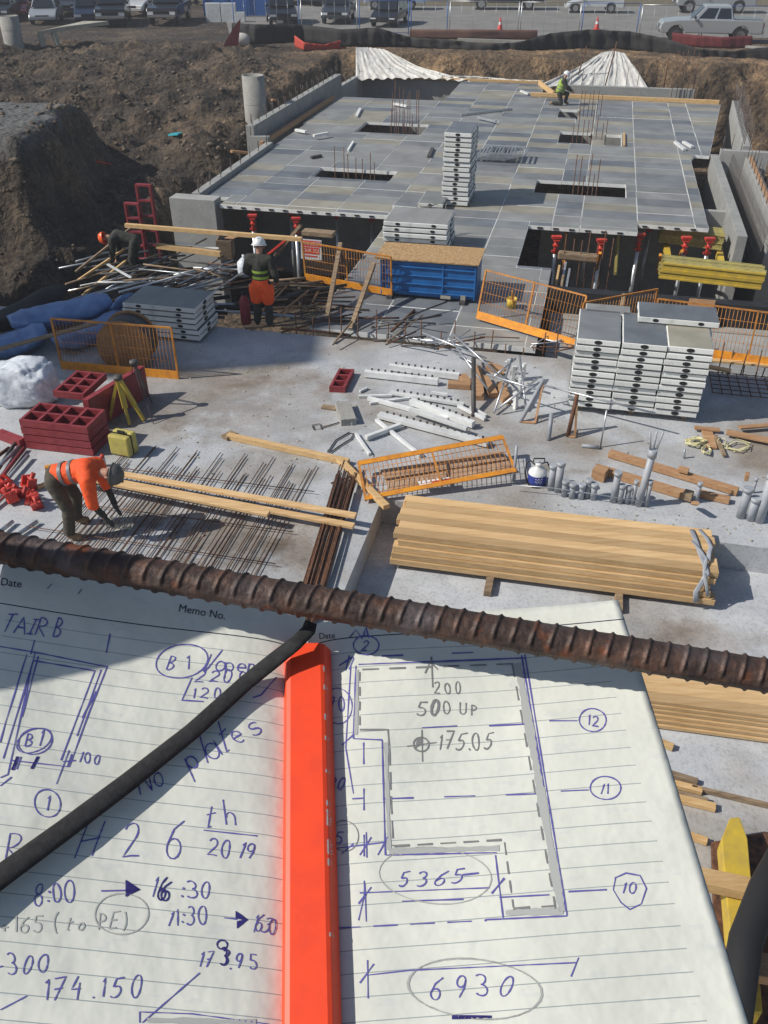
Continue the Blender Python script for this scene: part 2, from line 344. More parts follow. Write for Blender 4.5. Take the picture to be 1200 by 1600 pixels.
# ================================================================== SLABS AND WALLS
def slab(name, poly, z0, z1, m, kind='structure', extra=None):
    mb = MB().prism([D(u, v, 0) for u, v in poly], (0, 0, z0), (0, 0, z1)); o = mb.build(name, m)
    o["kind"] = kind; return o
slab("upper_slab", [(-15, -4), (-2.32, -4), (-2.32, 10.06), (14, 10.06), (14, 15.42), (-15, 15.42)], -.6, 0, C_SLAB)
slab("lower_slab", [(-2.316, -4), (14, -4), (14, 10.056), (-2.316, 10.056)], -.9, -.42, C_SLAB)
def wall(name, a, b, z0, z1, th, m, label, cat="wall", dow=0, group=None, h=.45):
    """wall along a->b in building coordinates, with starter bars on top"""
    t = thing(name, label, cat, D(*a, z0), 0, group); t["kind"] = "thing"
    p, q = D(*a), D(*b); mid = (z0 + z1) / 2
    MB().beam(p + Vector((0, 0, mid)), q + Vector((0, 0, mid)), th, z1 - z0).build("wall_face", m, t, bevel=.01)
    if dow:
        L = (q - p).length; n = int(L / dow); mb = MB(); x = (q - p).normalized(); y = Vector((-x.y, x.x, 0))
        for i in range(n + 1):
            c = p + x * (i * dow + .05) + y * (th * .3 * (1 if i % 2 else -1)) + Vector((0, 0, z1))
            mb.tube([c, c + Vector((random.uniform(-.02, .02), random.uniform(-.02, .02), h * random.uniform(.85, 1.1)))], .013, 5)
        if n <= 22:
            pass
        o = mb.build("starter_bars", RUST if m is not C_WALL else mat("dull_bar_steel", (.10, .09, .085), .7, .3, c2=(.17, .13, .11)), t); o["kind"] = "stuff"
    return t
# far-left wall, steps, corner box
wall("concrete_wall", (-12.0, 31.2), (-12.0, 43.2), -3.2, .62, .3, C_WALL, "long grey concrete basement wall beside the brown bank, left edge of the formwork", dow=.38, h=.35)
wall("concrete_wall", (-12.0, 31.2), (-11.3, 31.2), -3.2, .3, .25, C_WALL, "short end face of grey wall where the left wall steps down", dow=.3, h=.3)
wall("edge_beam", (-11.15, 24.2), (-11.25, 31.1), -3.2, .14, .26, C_WALL, "narrow concrete beam edging the nearer left side of the formwork deck", "beam", dow=.45, h=.28)
wall("concrete_wall", (-11.75, 23.9), (-10.35, 23.9), -3.2, .12, .5, C_WALL, "pale concrete wall end at near left corner of formwork deck")
wall("concrete_wall", (-11.9, 47.1), (-2.3, 47.1), -3.2, -.08, .25, C_WALL, "sunlit concrete wall of the sunken bay at the far edge", dow=.4, h=.4)
wall("concrete_wall", (-12.0, 43.3), (-11.9, 47.0), -3.2, .1, .25, C_WALL, "shaded concrete wall closing the far left sunken bay", dow=.4, h=.3)
wall("concrete_wall", (-1.9, 45.2), (4.2, 45.2), -3.2, .22, .28, C_WALL, "back concrete wall with tall starter bars under the white sheeting", dow=.5, h=.8)
wall("concrete_wall", (5.15, 24.9), (5.3, 33.2), -3.2, -.02, .28, C_WALL, "long right concrete wall beside the mesh and the dark gap", dow=.35, h=.4)
wall("concrete_wall", (5.25, 33.9), (5.75, 42.8), -3.2, .2, .3, C_WALL, "upper right concrete wall running back to the bank", dow=.24, h=.75)
wall("concrete_wall", (4.35, 33.55), (5.95, 33.5), -3.2, .12, .28, C_WALL, "sunlit concrete cross wall standing right of the deck", dow=.3, h=.5)
wall("concrete_wall", (7.0, 20.4), (7.0, 26.8), -3.2, .1, .3, C_WALL, "concrete wall at the right picture edge beyond yellow timber beams", dow=.4, h=.3)
wall("concrete_wall", (4.9, 24.9), (8.9, 24.9), -3.2, .05, .25, C_WALL, "concrete wall with a timber edge across the right passage")
wall("edge_beam", (4.1, 24.0), (4.15, 33.3), -3.2, .0, .26, C_WALL, "pale concrete strip between dark gap and mesh at right of deck", "beam")
# low band wall with black waterproofing at right
t = thing("waterproofed_wall", "wide concrete wall faced with black waterproofing behind orange barrier", "wall", D(-.6, 18.6, -3), 0)
MB().beam(D(-.45, 18.85, -1.35), D(9, 18.85, -1.35), .3, 2.9).build("wall_face", MEMB, t)
MB().beam(D(-.45, 18.55, -1.85), D(9, 18.55, -1.85), .3, 2.9).build("footing", C_WALL, t)
t["kind"] = "thing"; del t["kind"]
# sandy ledge and plank between slab and wall
LED = concrete("ledge_concrete", (.40, .40, .38))
slab("ledge", [(-.4, 16.3), (9, 16.3), (9, 18.38), (-.4, 18.38)], -1.2, -.42, LED)
slab("pit_floor_strip", [(-12, 15.44), (14, 15.44), (14, 17), (-12, 17)], -3.1, -1.6, C_SLAB)
ms = thing("mesh_cage", "grey steel mesh standing between the pale strip and the long right wall", "mesh", D(4.6, 24, -1))
b = MB()
for i in range(60): b.tube([D(4.6, 24.2 + i * .15, -1.2), D(4.72, 24.2 + i * .15, .12)], .010, 4)
for k in range(6): b.tube([D(4.6 + .02 * k, 24.2, -1.1 + .22 * k), D(4.6 + .02 * k, 33.0, -1.1 + .22 * k)], .010, 4)
b.build("wires", mat("dull_mesh_steel", (.10, .10, .10), .7, .3, c2=(.16, .14, .12)), ms)
tw = thing("shade_tower", "tall concrete block added outside the picture on the left to shade the pipe heap", "tower", (-31, 11.9, -4))  # unseen block, added so that its shadow falls on the pipe heap
MB().box((-31, 11.75, 10.45), (3.2, 3.7, 28.9)).build("shade_tower_body", C_WALL, tw)
for k in range(7): MB().box((-29.38, 11.9, -1 + 3.4 * k), (.06, 1.1, 1.6)).build("opening", BLACK, tw)  # black boxes standing for openings on the added block
# ================================================================== FORMWORK DECK
PCOL = [((.20, .215, .235), (.24, .255, .275)), ((.275, .28, .28), (.32, .33, .33)), ((.31, .295, .245), (.37, .35, .29)), ((.15, .17, .20), (.20, .22, .25)), ((.235, .245, .245), (.27, .285, .29))]
PMAT = []
for i, (a, b) in enumerate(PCOL):
    a, b = [x * .88 for x in a], [x * .94 for x in b]
    m = mat("form_ply_%s" % "abcde"[i], a, .5, c2=b, scale=2.2, bump=.15, bscale=30, detail=9, sharp=(.3, .75)); nt = m.node_tree
    bb = nt.nodes["Principled BSDF"]; s = bb.inputs["Base Color"].links[0].from_socket
    s = mixnoise(nt, s, (.76, .74, .70), (1.1, 1.09, 1.05), .8, (.3, .68), nt.nodes["Texture Coordinate"].outputs["Object"], 9, dist=.8); nt.links.new(s, bb.inputs["Base Color"])
    PMAT.append(m)
deck = thing("formwork_deck", "large deck of grey formwork panels with openings, covering the new building", "formwork", D(-4, 24, -.1), AZ * -1)
holes = [(-8.95, -6.35, 34.15, 36.1), (-8.6, -6.0, 27.3, 28.55), (-1.2, -.15, 33.9, 35.9), (.45, 1.05, 33.9, 35.8), (-1.6, -.75, 38.6, 40.4), (-1.5, 1.2, 27.1, 28.5), (-11.6, -6.6, 41.2, 47.0)]
EDGE = [0, 0]
def ub(v): return 3.3 if v < 32.9 else 3.95 + .122 * (v - 32.9)
def inside(u, v):
    if any(a < u < b and c < v < d for a, b, c, d in holes): return False
    if v > 24.5: return -11.0 - .02 * (v - 24) < u < ub(v) + (.15 if EDGE[0] == 9 else 0) and v < (46.4 if u < -2.6 else 42.9)
    if 23.7 < v <= 24.5: return -10.25 < u < 1.4
    if 15.75 < v < 23.8: return (-5.2 < u < -1.35) or (15.75 < v < 20.4 and -1.4 < u < -.55)
    return False
def panel_box(mb_t, mb_f, u0, u1, v0, v1, z):
    g = .004
    a, b, c, d = u0 + g, u1 - g, v0 + g, v1 - g
    e = .012 if EDGE[1] else .003; f_ = .026 if EDGE[0] else .007
    b1_, b2_ = (min(b, ub(c)), min(b, ub(d))) if c > 24.4 else (b, b)
    if b1_ < a + .05 or b2_ < a + .05: return
    mb_f.prism([D(a, c), D(b1_, c), D(b2_, d), D(a, d)], (0, 0, z - .11), (0, 0, z - .006))
    mb_t.prism([D(a + e, c + f_), D(b1_ - e, c + f_), D(b2_ - e, d - .003), D(a + e, d - .003)], (0, 0, z - .02), (0, 0, z))
rng = random.Random(3); cells = []
# whole grid: 1.5 x .75 panels, cut where they meet an opening
U0 = -11.05; V0 = 15.8
cols = []
u = -11.3
while u < 5.5:
    w = 1.5 if rng.random() < .8 else .75
    cols.append((u, u + w)); u += w
vv = V0
rows = []
while vv < 46.4: rows.append((vv, vv + .745)); vv += .75
clr = {}
far = []
for ci, (a, b) in enumerate(cols):
    for ri, (c, d) in enumerate(rows):
        # cut the cell into its inside part (sampled at 0.15 m)
        us = [a + (b - a) * (k + .5) / 10 for k in range(10)]; vs_ = [c + (d - c) * (k + .5) / 5 for k in range(5)]
        EDGE[0] = 9; ok = [[inside(x, y) for x in us] for y in vs_]; EDGE[0] = 0
        if not any(any(r) for r in ok): continue
        if all(all(r) for r in ok): rects = [(a, b, c, d)]
        else:
            rects = []
            k = 0; colok = [sum(ok[j][i] for j in range(5)) for i in range(10)]
            while k < 10:
                if colok[k] == 0: k += 1; continue
                j = k
                while j < 10 and [ok[q][j] for q in range(5)] == [ok[q][k] for q in range(5)]: j += 1
                vsok = [q for q in range(5) if ok[q][k]]
                rects.append((a + (b - a) * k / 10, a + (b - a) * j / 10, c + (d - c) * min(vsok) / 5, c + (d - c) * (max(vsok) + 1) / 5)); k = j
        for r in rects:
            if r[1] - r[0] < .1 or r[3] - r[2] < .1: continue
            far.append((r, rng.choices(range(5), (3, 3, 3, 2, 2))[0], rng.uniform(-.006, .004)))
far.sort(key=lambda q: D(q[0][0], q[0][2]).y)
fm = MB(); rest = {i: MB() for i in range(5)}
near_ct = 0
for r, ci, dz in far:
    EDGE[0] = int(round((r[2] - V0) / .75)) % 3 == (1 if r[0] > -2.4 else 2) and rng.random() < .85; EDGE[1] = rng.random() < .8
    if near_ct < 100:
        mt = MB(); panel_box(mt, fm, *r, dz)
        if not mt.v: continue
        o = mt.build("deck_panel", PMAT[ci], deck); near_ct += 1
    else: panel_box(rest[ci], fm, *r, dz)
fm.build("panel_frames", ALU, deck)["kind"] = "stuff"
for i in range(5):
    rest[i].build("far_deck_panels", PMAT[i], deck)["kind"] = "stuff"
# dark slots along the visible front rims
sl = MB()
for u0, u1, v in ((-10.2, -5.3, 23.75), (-1.35, 1.4, 23.75), (1.4, 3.3, 24.47)):
    u = u0 + .25
    while u < u1 - .1: sl.beam(D(u - .07, v + .0, -.06), D(u + .07, v, -.06), .03, .04); u += .42
sl.build("frame_slot", BLACK, deck)["kind"] = "stuff"
# starter bars standing in the openings
def bars(uv_list, z0, z1, name, label, group=None, m=RUST, r=.014):
    mb = MB()
    for u, v in uv_list:
        p = D(u, v, z0); mb.tube([p, p + Vector((random.uniform(-.03, .03), random.uniform(-.03, .03), (z1 - z0) * random.uniform(.9, 1.08)))], r, 5)
    return single(name, mb, m, label, "rebar", group)
bars([(-7.9 + .16 * i, 36.2 - .3 * (i % 2)) for i in range(8)], -2.8, 1.4, "column_rebar", "tall cluster of column bars in front of the sunken bay")
bars([(-7.6 + .15 * i, 34.6 + .3 * (i % 2)) for i in range(6)], -2.8, .6, "column_rebar", "column bars rising through the far left deck opening")
bars([(-8.0 + .22 * i, 28.1 + .2 * (i % 2)) for i in range(7)], -2.8, .65, "column_rebar", "column bars rising through the nearer left deck opening")
bars([(-.75 + .17 * i, 34.7 + .25 * (i % 2)) for i in range(8)], -2.8, .75, "column_rebar", "column bars between two square openings on the right of deck")
bars([(-.7 + .17 * i, 38.9 + .25 * (i % 2)) for i in range(6)], -.1, .9, "column_rebar", "column bars beside the slim opening near the white helmeted worker")
bars([(-.4 + .14 * i, 27.4 + .25 * (i % 2)) for i in range(6)], -2.8, .8, "column_rebar", "column bars rising through the wide opening in front right")
bars([(-.35 + .2 * i, 23.2 + .2 * (i % 2)) for i in range(7)], -3, .0, "column_rebar", "column bars standing in the dark gap below the deck front")
bars([(3.2 + .22 * i, 44.9) for i in range(5)], -.5, 1.9, "column_rebar", "tall bars at the right end of the back wall")
# timber edges round the deck
def rail(a, b, z, w, h, label, m=WOOD, name="edge_board", cat="board", group="timber edge boards on the formwork"):
    return single(name, MB().beam(D(*a, z), D(*b, z), w, h), m, label, cat, group, bevel=.006)
rail((-11.6, 46.85), (-3.0, 46.85), .02, .12, .12, "timber board along far rim above the sunken bay")
rail((-3.0, 43.15), (5.1, 43.0), .08, .14, .16, "long timber board along the far right deck edge by the worker")
rail((-2.9, 46.4), (-2.0, 43.3), .1, .1, .2, "short timber board turning the far deck corner")
rail((-11.5, 30.9), (-11.45, 40.3), .09, .12, .16, "brown timber board along left deck edge", WOODD)
rail((4.9, 24.72), (8.7, 24.62), .1, .1, .08, "brown board capping the cross wall at right", WOODD)
rail((5.15, 25.2), (5.3, 33.0), .02, .1, .06, "brown strip capping the long right wall", WOODD)
rail((1.1, 33.8), (1.1, 35.9), .04, .07, .07, "timber edge beside the small square opening")
# steel post shores under the front rims
shore = thing("post_shore", "red headed steel shore under deck front, leftmost of the left pair", "shore", D(-9.2, 23.55, -3.2), 0, "post shores under the deck edge")
L = lambda mb, n, m, p, **k: mb.build(n, m, p, world=False, **k)
L(MB().tube([(0, 0, 0), (0, 0, 2.55)], .055, 12), "tube", GALV, shore)
hd = L(MB().tube([(0, 0, 2.5), (0, 0, 2.95)], .05, 12).box((0, 0, 2.62), (.2, .06, .05)).box((0, 0, 2.78), (.15, .15, .03)), "drop_head", REDP, shore)
L(MB().box((0, 0, 3.0), (.26, .14, .06)).box((0, 0, 2.92), (.15, .2, .04)), "head_plate", REDP, shore)
for (u, v, lb) in ((-7.9, 23.55, "red headed steel shore right of the leftmost one, left gap"), (-.62, 23.5, "red headed steel shore at left of the right hand gap"),
                 (.55, 23.5, "red headed steel shore beside the yellow timber"), (1.55, 24.2, "red headed steel shore holding the stepped deck corner"),
                 (2.75, 24.2, "red headed steel shore behind the yellow beams"), (3.35, 24.25, "rightmost red headed steel shore at the deck corner")):
    dup(shore, D(u, v, -3.2), 0, lb)
# darker second row of shores
ct = 0
for (u, v) in ((-9.8, 25.2), (-8.6, 25.2), (-7.2, 25.3), (-6.1, 25.2), (1.9, 26), (3, 26.2), (.2, 25.5)):
    dup(shore, D(u, v, -3.2), 0, "steel shore standing in the dark under the deck behind the front row")
# inner wall seen under the deck on the left
wall("concrete_wall", (-10.4, 27.5), (-5.5, 27.5), -3.2, -.2, .2, C_WALL, "shadowed concrete wall under the left part of deck")
wall("concrete_wall", (-1.2, 27), (4.2, 27), -3.2, -.2, .2, C_WALL, "shadowed concrete wall under the right part of deck")
# ================================================================== SINGLE FORM PANEL, STACKS
def make_panel(label, group, L_=1.5, W_=.75):
    t = thing("formwork_tray", label, "formwork panel", (0, 0, 0), 0, group)
    f = MB(); f.box((0, 0, .05), (L_, W_, .094)); L(f, "frame", ALU, t, bevel=.006)
    L(MB().box((0, 0, .1025), (L_ - .035, W_ - .035, .009)), "plywood_face", PMAT[0], t)
    s = MB()
    for sy in (-1, 1):
        for x in ((-.42, .42) if L_ > 1 else (0,)):
            s.tube([(x, sy * (W_ / 2 - .03), .058), (x, sy * (W_ / 2 + .004), .058)], .058, 10, flat=.5)
        s.box((0, sy * (W_ / 2 + .001), .012), (L_ * .99, .008, .006))
    for sx in (-1, 1):
        s.tube([(sx * (L_ / 2 - .03), 0, .058), (sx * (L_ / 2 + .004), 0, .058)], .07, 10, flat=.5)
        s.box((sx * (L_ / 2 + .001), 0, .012), (.008, W_ * .97, .006))
    L(s, "grip_hole", BLACK, t); return t
proto = make_panel("", "")
proto_s = None
used = [False]
def put_panel(u, v, z, rot, label, group, pm=0, sc=None, tilt=(0, 0)):
    if not used[0]: r = proto; used[0] = True
    else: r = dup(proto, (0, 0, 0))
    r.location = D(u, v, z); r.rotation_euler = (tilt[0], tilt[1], rot - AZ); r["label"] = label; r["group"] = group
    if sc: r.scale = sc
    if pm:
        for c in r.children:
            if c.name.startswith("plywood_face"):
                c.data = FACEM[pm]
    return r
FACEM = {}
for k in range(1, 5):
    me = [c for c in proto.children if c.name.startswith("plywood_face")][0].data.copy(); me.materials.clear(); me.materials.append(PMAT[k]); FACEM[k] = me
# near right: three piles, ends towards the camera
zt = 0
for k, (uc, n, ln) in enumerate(((.49, 11, .86), (1.19, 11, .86), (1.90, 11, 1.0))):
    nm = ("left", "middle", "right")[k]
    for i in range(n):
        j = random.uniform(-.012, .012)
        top = i == n - 1
        put_panel(uc + j + .012 * (i - 5) * .2, 13.35 + .75 * ln + random.uniform(-.015, .015), .1 + i * .112, R(90),
                  ("grey topped panel crowning the %s pile near the grey pipes" % nm) if top else ("white edged panel inside the %s pile near the grey pipes" % nm),
                  "panels in the %s near pile" % nm, (0, 3, 2)[k] if top else 0, (ln, .92, 1))
put_panel(1.75, 14.55, .1 + 11 * .112, 0, "panel lying crosswise on top of the near right piles", "crosswise panels", 3)
put_panel(.62, 14.72, .1 + 11 * .112 - .112, 0, "partly hidden panel behind the left near pile", "crosswise panels", 1, (.5, .5, 1))
for i in range(8): put_panel(1.75, 14.98, .1 + i * .12, 0, "hidden panel under the crosswise one behind the near piles", "rear panels of near stack")
for x in (.35, 1.2, 2.05): single("dunnage_block", MB().beam(D(x, 13.45, .05), D(x, 14.8, .05), .09, .098), WOODO, "timber bearer under the near panel piles, number %s from left" % ("one", "two", "three")[(.35, 1.2, 2.05).index(x)], "timber")
# tower on the deck
for i in range(15):
    put_panel(-3.62 + random.uniform(-.02, .02), 25.75 + random.uniform(-.015, .015), .03 + i * .13, R(90), "white edged panel in the tall narrow tower" if i < 14 else "dark topped panel crowning the tall narrow tower", "panels in the tower", 0 if i < 14 else 3, (1.0, 1.0, 1.14))
for i, (u, v, z, r) in enumerate(((-4.9, 24.9, .03, 88), (-4.25, 25.0, .03, 92), (-4.2, 24.9, .15, 91))):
    put_panel(u, v, z, R(r), ("panel lying flat left of the tower", "panel lying flat against the tower foot", "upper flat panel beside the tower foot")[i], "low panels left of the tower", (0, 2, 4)[i])
for i in range(6):
    for k in range(1):
        put_panel(-3.92 + random.uniform(-.03, .03), 21.3 + random.uniform(-.03, .03), .03 + i * .125, R(1), "panel in the low stack in front of the tower" if i < 5 else "bare topped panel of the low stack holding tie wires", "panels in the low stack", (0 if i < 5 else 1), (1.05, 1.75, 1.1))
# left, pale blue in shade
for i in range(6):
    c = at(255, 532, .0); u_ = c.x * cos(AZ) - c.y * sin(AZ); v_ = c.x * sin(AZ) + c.y * cos(AZ)
    put_panel(u_ + random.uniform(-.03, .03), v_ + .5, .05 + i * .112, R(0), "pale panel in the shaded stack behind the left orange barrier" if i < 5 else "top panel of shaded stack behind the left orange barrier", "panels in the shaded left stack", 0 if i < 5 else 4, (1.0, 1.3, 1))
def lone(name, p, q, w, h, m, label, cat, group=None, bev=.004): return single(name, MB().beam(p, q, w, h), m, label, cat, group, bev)
# ================================================================== ORANGE MESH BARRIERS
def barrier(p, q, up, h, label, band=.16, wire=.068, r=.0045, band_at='bottom', gap=0, band2=False, sag=0):
    """edge protection panel: p->q bottom corners, up = vector of its height direction"""
    p, q, up = Vector(p), Vector(q), Vector(up).normalized(); x = q - p; Ln = x.length; x.normalize(); nrm = x.cross(up).normalized()
    t = thing("edge_barrier", label, "barrier", p, 0, "orange mesh edge barriers")
    w = MB(); n = int(Ln / wire)
    for i in range(n + 1):
        a = p + x * (Ln * i / n); w.tube([a + up * .01, a + up * h * .5 + nrm * sag, a + up * h], r, 4)
    for k in (.16, .36, .56, .78): w.tube([p + up * h * k + nrm * sag * min(k, 1 - k) * 2, q + up * h * k + nrm * sag * min(k, 1 - k) * 2], r, 4)
    w.build("wire_mesh", ORGW, t)
    f = MB(); f.beam(p, p + up * h, .035, .035, nrm); f.beam(q, q + up * h, .035, .035, nrm); f.beam(p + up * h, q + up * h, .03, .03, nrm)
    if Ln > 2: f.beam(p + x * Ln / 2, p + x * Ln / 2 + up * h, .03, .03, nrm)
    f.build("frame", ORGW, t)
    b = MB()
    b.beam(p + up * band / 2 + nrm * .012, q + up * band / 2 + nrm * .012, .012, band, up)
    if band2: b.beam(p + up * (h - band / 2) + nrm * .012, q + up * (h - band / 2) + nrm * .012, .012, band, up)
    b.build("toe_board", ORG, t); return t
Z = Vector((0, 0, 1))
V_ = D(0, 1)
barrier(at(98, 576), at(279, 592), Z, .98, "leaning orange mesh barrier in front of cable reel", sag=.02)
barrier(at(478, 437, .05), at(612, 462, .05), Z - V_ * .12, .9, "orange barrier with the danger sign, ending at the blue bin")
barrier(at(612, 462, .05), at(748, 490, .02), Z, .95, "hidden lower barrier running behind the blue bin") if False else None
barrier(at(745, 498, .05), at(898, 543, .05), Z * 1 + D(.1, .3), .98, "orange barrier bending round the gap right of blue bin")
barrier(at(903, 543, .05), at(1015, 520, .05), Z, .9, "short orange barrier behind the near panel piles")
barrier(at(1015, 545, .05), at(1330, 590, .05), Z + D(0, .2), .95, "long orange barrier running out at the right edge", sag=.01)
# the fallen one lies nearly flat, spanning the slab edge
a, b_, c = at(572, 782, .06), at(806, 738, .22), at(560, 722, .22)
barrier(a, b_, c - a, (c - a).length, "fallen orange barrier lying flat over the slab corner", band=.085, wire=.07, band2=True, r=.0055)
for i, (pa_, pb_) in enumerate((((598, 742), (788, 712)), ((606, 760), (800, 728)))):
    lone("weathered_board", at(*pa_, .03), at(*pb_, .05), .26, .03, mat("pink_brown_board", (.36, .22, .14), .8, c2=(.50, .36, .25), scale=5, bump=.3), ("rear", "front")[i] + " weathered board under the fallen orange barrier", "board")
sg = thing("safety_sign", "red and white notice lying under fallen orange barrier", "sign", at(680, 757, .1))
sp_, sq_ = at(655, 757, .14), at(705, 750, .16)
MB().beam(sp_, sq_, .16, .006).build("board", SIGNW, sg)
MB().beam(sp_ + (sq_ - sp_) * .4 + Z * .005, sq_ + Z * .005, .06, .004).build("red_band", SIGNR, sg)
# danger sign on the barrier
ds = thing("danger_sign", "white danger sign with red heading hung on orange barrier", "sign", at(486, 403, .35))
pa, pb = at(471, 404, .35), at(503, 407, .33)
fx = (pb - pa).normalized(); nn = Vector((0, 0, 1)); Wd = (pb - pa).length
Ms = Matrix.Translation((pa + pb) / 2 + Z * .23) @ Matrix((fx, (Z - fx * fx.z).normalized(), fx.cross(Z).normalized())).transposed().to_4x4()
def sbox(c, d, n, m): 
    mb = MB().box((0, 0, 0), d); mb.v = [Ms @ (p + Vector(c)) for p in mb.v]; return mb.build(n, m, ds)
sbox((0, 0, 0), (Wd, .46, .012), "board", SIGNW)
sbox((0, .14, .009), (Wd * .92, .13, .004), "red_band", SIGNR); sbox((0, -.02, .009), (Wd * .8, .15, .004), "red_band", SIGNR)
text_mesh("DANGER", .115, Ms @ Matrix.Translation((0, .14, .0125)), "lettering", SIGNW, ds)
text_mesh("DUE TO", .10, Ms @ Matrix.Translation((0, -.02, .0125)), "lettering", SIGNW, ds)
sbox((0, -.15, .009), (Wd * .6, .03, .003), "text_line", SIGNR)
# ================================================================== BLUE BIN
bn = thing("site_bin", "blue steel bin with a sheet of wood board on top", "bin", D(-3.1, 18.2, 0), -AZ)
def lb(b, n, m, **k): return L(b, n, m, bn, **k)
body = MB().box((.02, .0, .44), (2.1, .78, .74)); 
for k in range(4): body.box((.02, -.41, .16 + .18 * k), (2.06, .03, .035))
for x in (-1.0, .35, 1.04): body.box((x, -.41, .44), (.035, .035, .74))
lb(body, "body", BLUE, bevel=.012)
lb(MB().box((-.8, -.1, .035), (.12, .9, .07)).box((.8, -.1, .035), (.12, .9, .07)), "skid", STEELD)
lb(MB().box((.42, -.425, .1), (.22, .01, .07)).box((.8, -.425, .12), (.1, .01, .1)), "worn_patch", STONE)
single("board_sheet", MB().beam(D(-4.25, 18.3, .845), D(-2.0, 18.3, .86), 1.12, .025), OSB, "rectangular wood strand board covering the blue bin", "board")
# ================================================================== TIMBER RAILS AND POSTS AT LEFT
G1 = "loose timber rails at the left junction"
lone("timber_rail", at(196, 352, .95), at(472, 374, .95), .09, .09, WOOD, "long pale top rail reaching from the red forms to the danger sign", "timber", G1)
lone("timber_rail", at(245, 384, .45), at(345, 397, .45), .09, .12, WOOD, "middle rail between the red forms and the brown box", "timber", G1)
lone("timber_rail", at(470, 365, .95), at(552, 369, .95), .09, .12, WOOD, "short rail above the danger sign", "timber", G1) if False else None
lone("timber_post", at(510, 500, 0), at(532, 381, .95), .09, .09, WOODO, "grey timber post leaning behind the hi vis worker's right", "post", "raking posts")
lone("timber_post", at(548, 515, 0), at(584, 412, .8), .09, .09, WOODO, "grey timber post raking up towards blue bin corner", "post", "raking posts")
lone("timber_post", at(430, 400, .25), at(470, 352, 1.1), .07, .07, WOODO, "thin timber brace beside the danger sign top", "post", "raking posts")
lone("timber_post", at(122, 438, 0), at(196, 388, .5), .05, .05, WOOD, "thin pale stake crossing above the pipe heap", "post", "raking posts")
lone("timber_post", at(118, 425, .2), at(205, 356, .95), .05, .05, WOODO, "dull stake rising to the end of the long top rail", "post", "raking posts")
lone("timber_post", at(128, 462, .0), at(200, 405, .3), .05, .05, WOOD, "pale stake lying on the pipe heap's left side", "post", "raking posts")
lone("pole", at(418, 398, .3), at(450, 372, .75), .05, .05, REDP, "red painted prop leaning beside the helmeted worker", "prop")
lone("timber_rail", at(474, 362, .6), at(522, 366, .6), .28, .1, WOODO, "short thick weathered beam above the danger sign", "timber", G1)
bx = thing("plywood_box", "open brown plywood box beside the middle rail", "box", at(355, 412, .1))
c0 = at(352, 405, .1)
MB().box(c0 + Vector((0, 0, .22)), (.34, .04, .44)).box(c0 + Vector((.17, .2, .22)), (.03, .4, .44)).box(c0 + Vector((-.17, .2, .22)), (.03, .4, .44)).box(c0 + Vector((0, .2, .02)), (.34, .4, .03)).build("box_sides", WOODO, bx)
MB().beam(c0 + Vector((.1, .3, .45)), c0 + Vector((.35, .1, .5)), .3, .02).build("flap", WOODD, bx)
# red steel forms (ladder-like frames)
def red_form(name, label, O, X, Y, N, nx_, ny, cell, dep, parent=None, group=None):
    O, X, Y, N = Vector(O), Vector(X), Vector(Y), Vector(N)
    b = MB(); W_, H_ = nx_ * cell, ny * cell; th = .045
    cc = lambda x, y: O + X * x + Y * y
    for i in range(nx_ + 1): b.beam(cc(i * cell, -.022) + N * dep / 2, cc(i * cell, H_ + .022) + N * dep / 2, th, dep, N)
    for j in range(ny + 1):
        for i in range(nx_): b.beam(cc(i * cell + .022, j * cell) + N * dep / 2, cc((i + 1) * cell - .022, j * cell) + N * dep / 2, th, dep - .004, N)
    return b
def red_frame(name, label, O, X, Y, N, nx_, ny, cell, dep, group=None, back=True):
    t = thing(name, label, "steel form", O, 0, group)
    red_form(name, label, O, X, Y, N, nx_, ny, cell, dep).build("rib_frame", REDF, t)
    if back: 
        O, X, Y, N = Vector(O), Vector(X), Vector(Y), Vector(N)
        c = O + X * nx_ * cell / 2 + Y * ny * cell / 2
        MB().beam(c - X * nx_ * cell / 2, c + X * nx_ * cell / 2, ny * cell, .012, N).build("face_plate", REDF if name != "x" else BLACK, t)
    return t
UX, VX = D(1, 0), D(0, 1)
o0 = at(213, 408, -.1)
red_frame("red_form", "tall red steel form standing behind the pipe heap", at(233, 402, -.3), UX, Z, -VX, 1, 5, .36, .12, "red steel forms standing by the earth bank", back=False)
red_frame("red_form", "lower red steel form standing left of the tall one", at(212, 402, -.3), UX, Z, -VX, 1, 4, .34, .12, "red steel forms standing by the earth bank", back=False)
# left stack of red forms on the slab
s0 = at(45, 700, 0); RX = (at(148, 712, 0) - s0).normalized(); RX = (RX * .6 + UX * .4).normalized(); RY = Vector((-RX.y, RX.x, 0))
for k in range(4):
    red_frame("red_form", ("bottom red form of the left stack", "second red form up in the left stack", "third red form up in the left stack", "top red form of the left stack showing eight square cells")[k],
              s0 + Z * (.01 + .13 * k) + RX * random.uniform(-.02, .02), RX, RY, Z, 4, 2, .275, .115, "red steel forms stacked flat")
red_frame("red_form", "red form lying beyond the stack with bolts in its cells", at(96, 655, 0) + Z * .42, RX, RY, Z, 2, 3, .25, .11, "red steel forms stacked flat")
MBs = None
red_frame("red_form", "tall red form on edge leaning between stack and yellow tripod", at(112, 668, 0) + RX * .42, (RX * .25 + RY * .97).normalized(), Z, -RX, 5, 2, .27, .1, "red steel forms on edge")
rf = at(517, 612, 0)
red_frame("red_form", "short red form lying alone on the open slab", rf, D(1, .12).normalized(), D(-.03, 1).normalized(), Z, 1, 3, .235, .11, "red form lying alone")
lone("block", at(545, 660, .06), at(535, 632, .06), .26, .13, C_PIPE, "grey concrete block on the open slab", "block", None, .01)
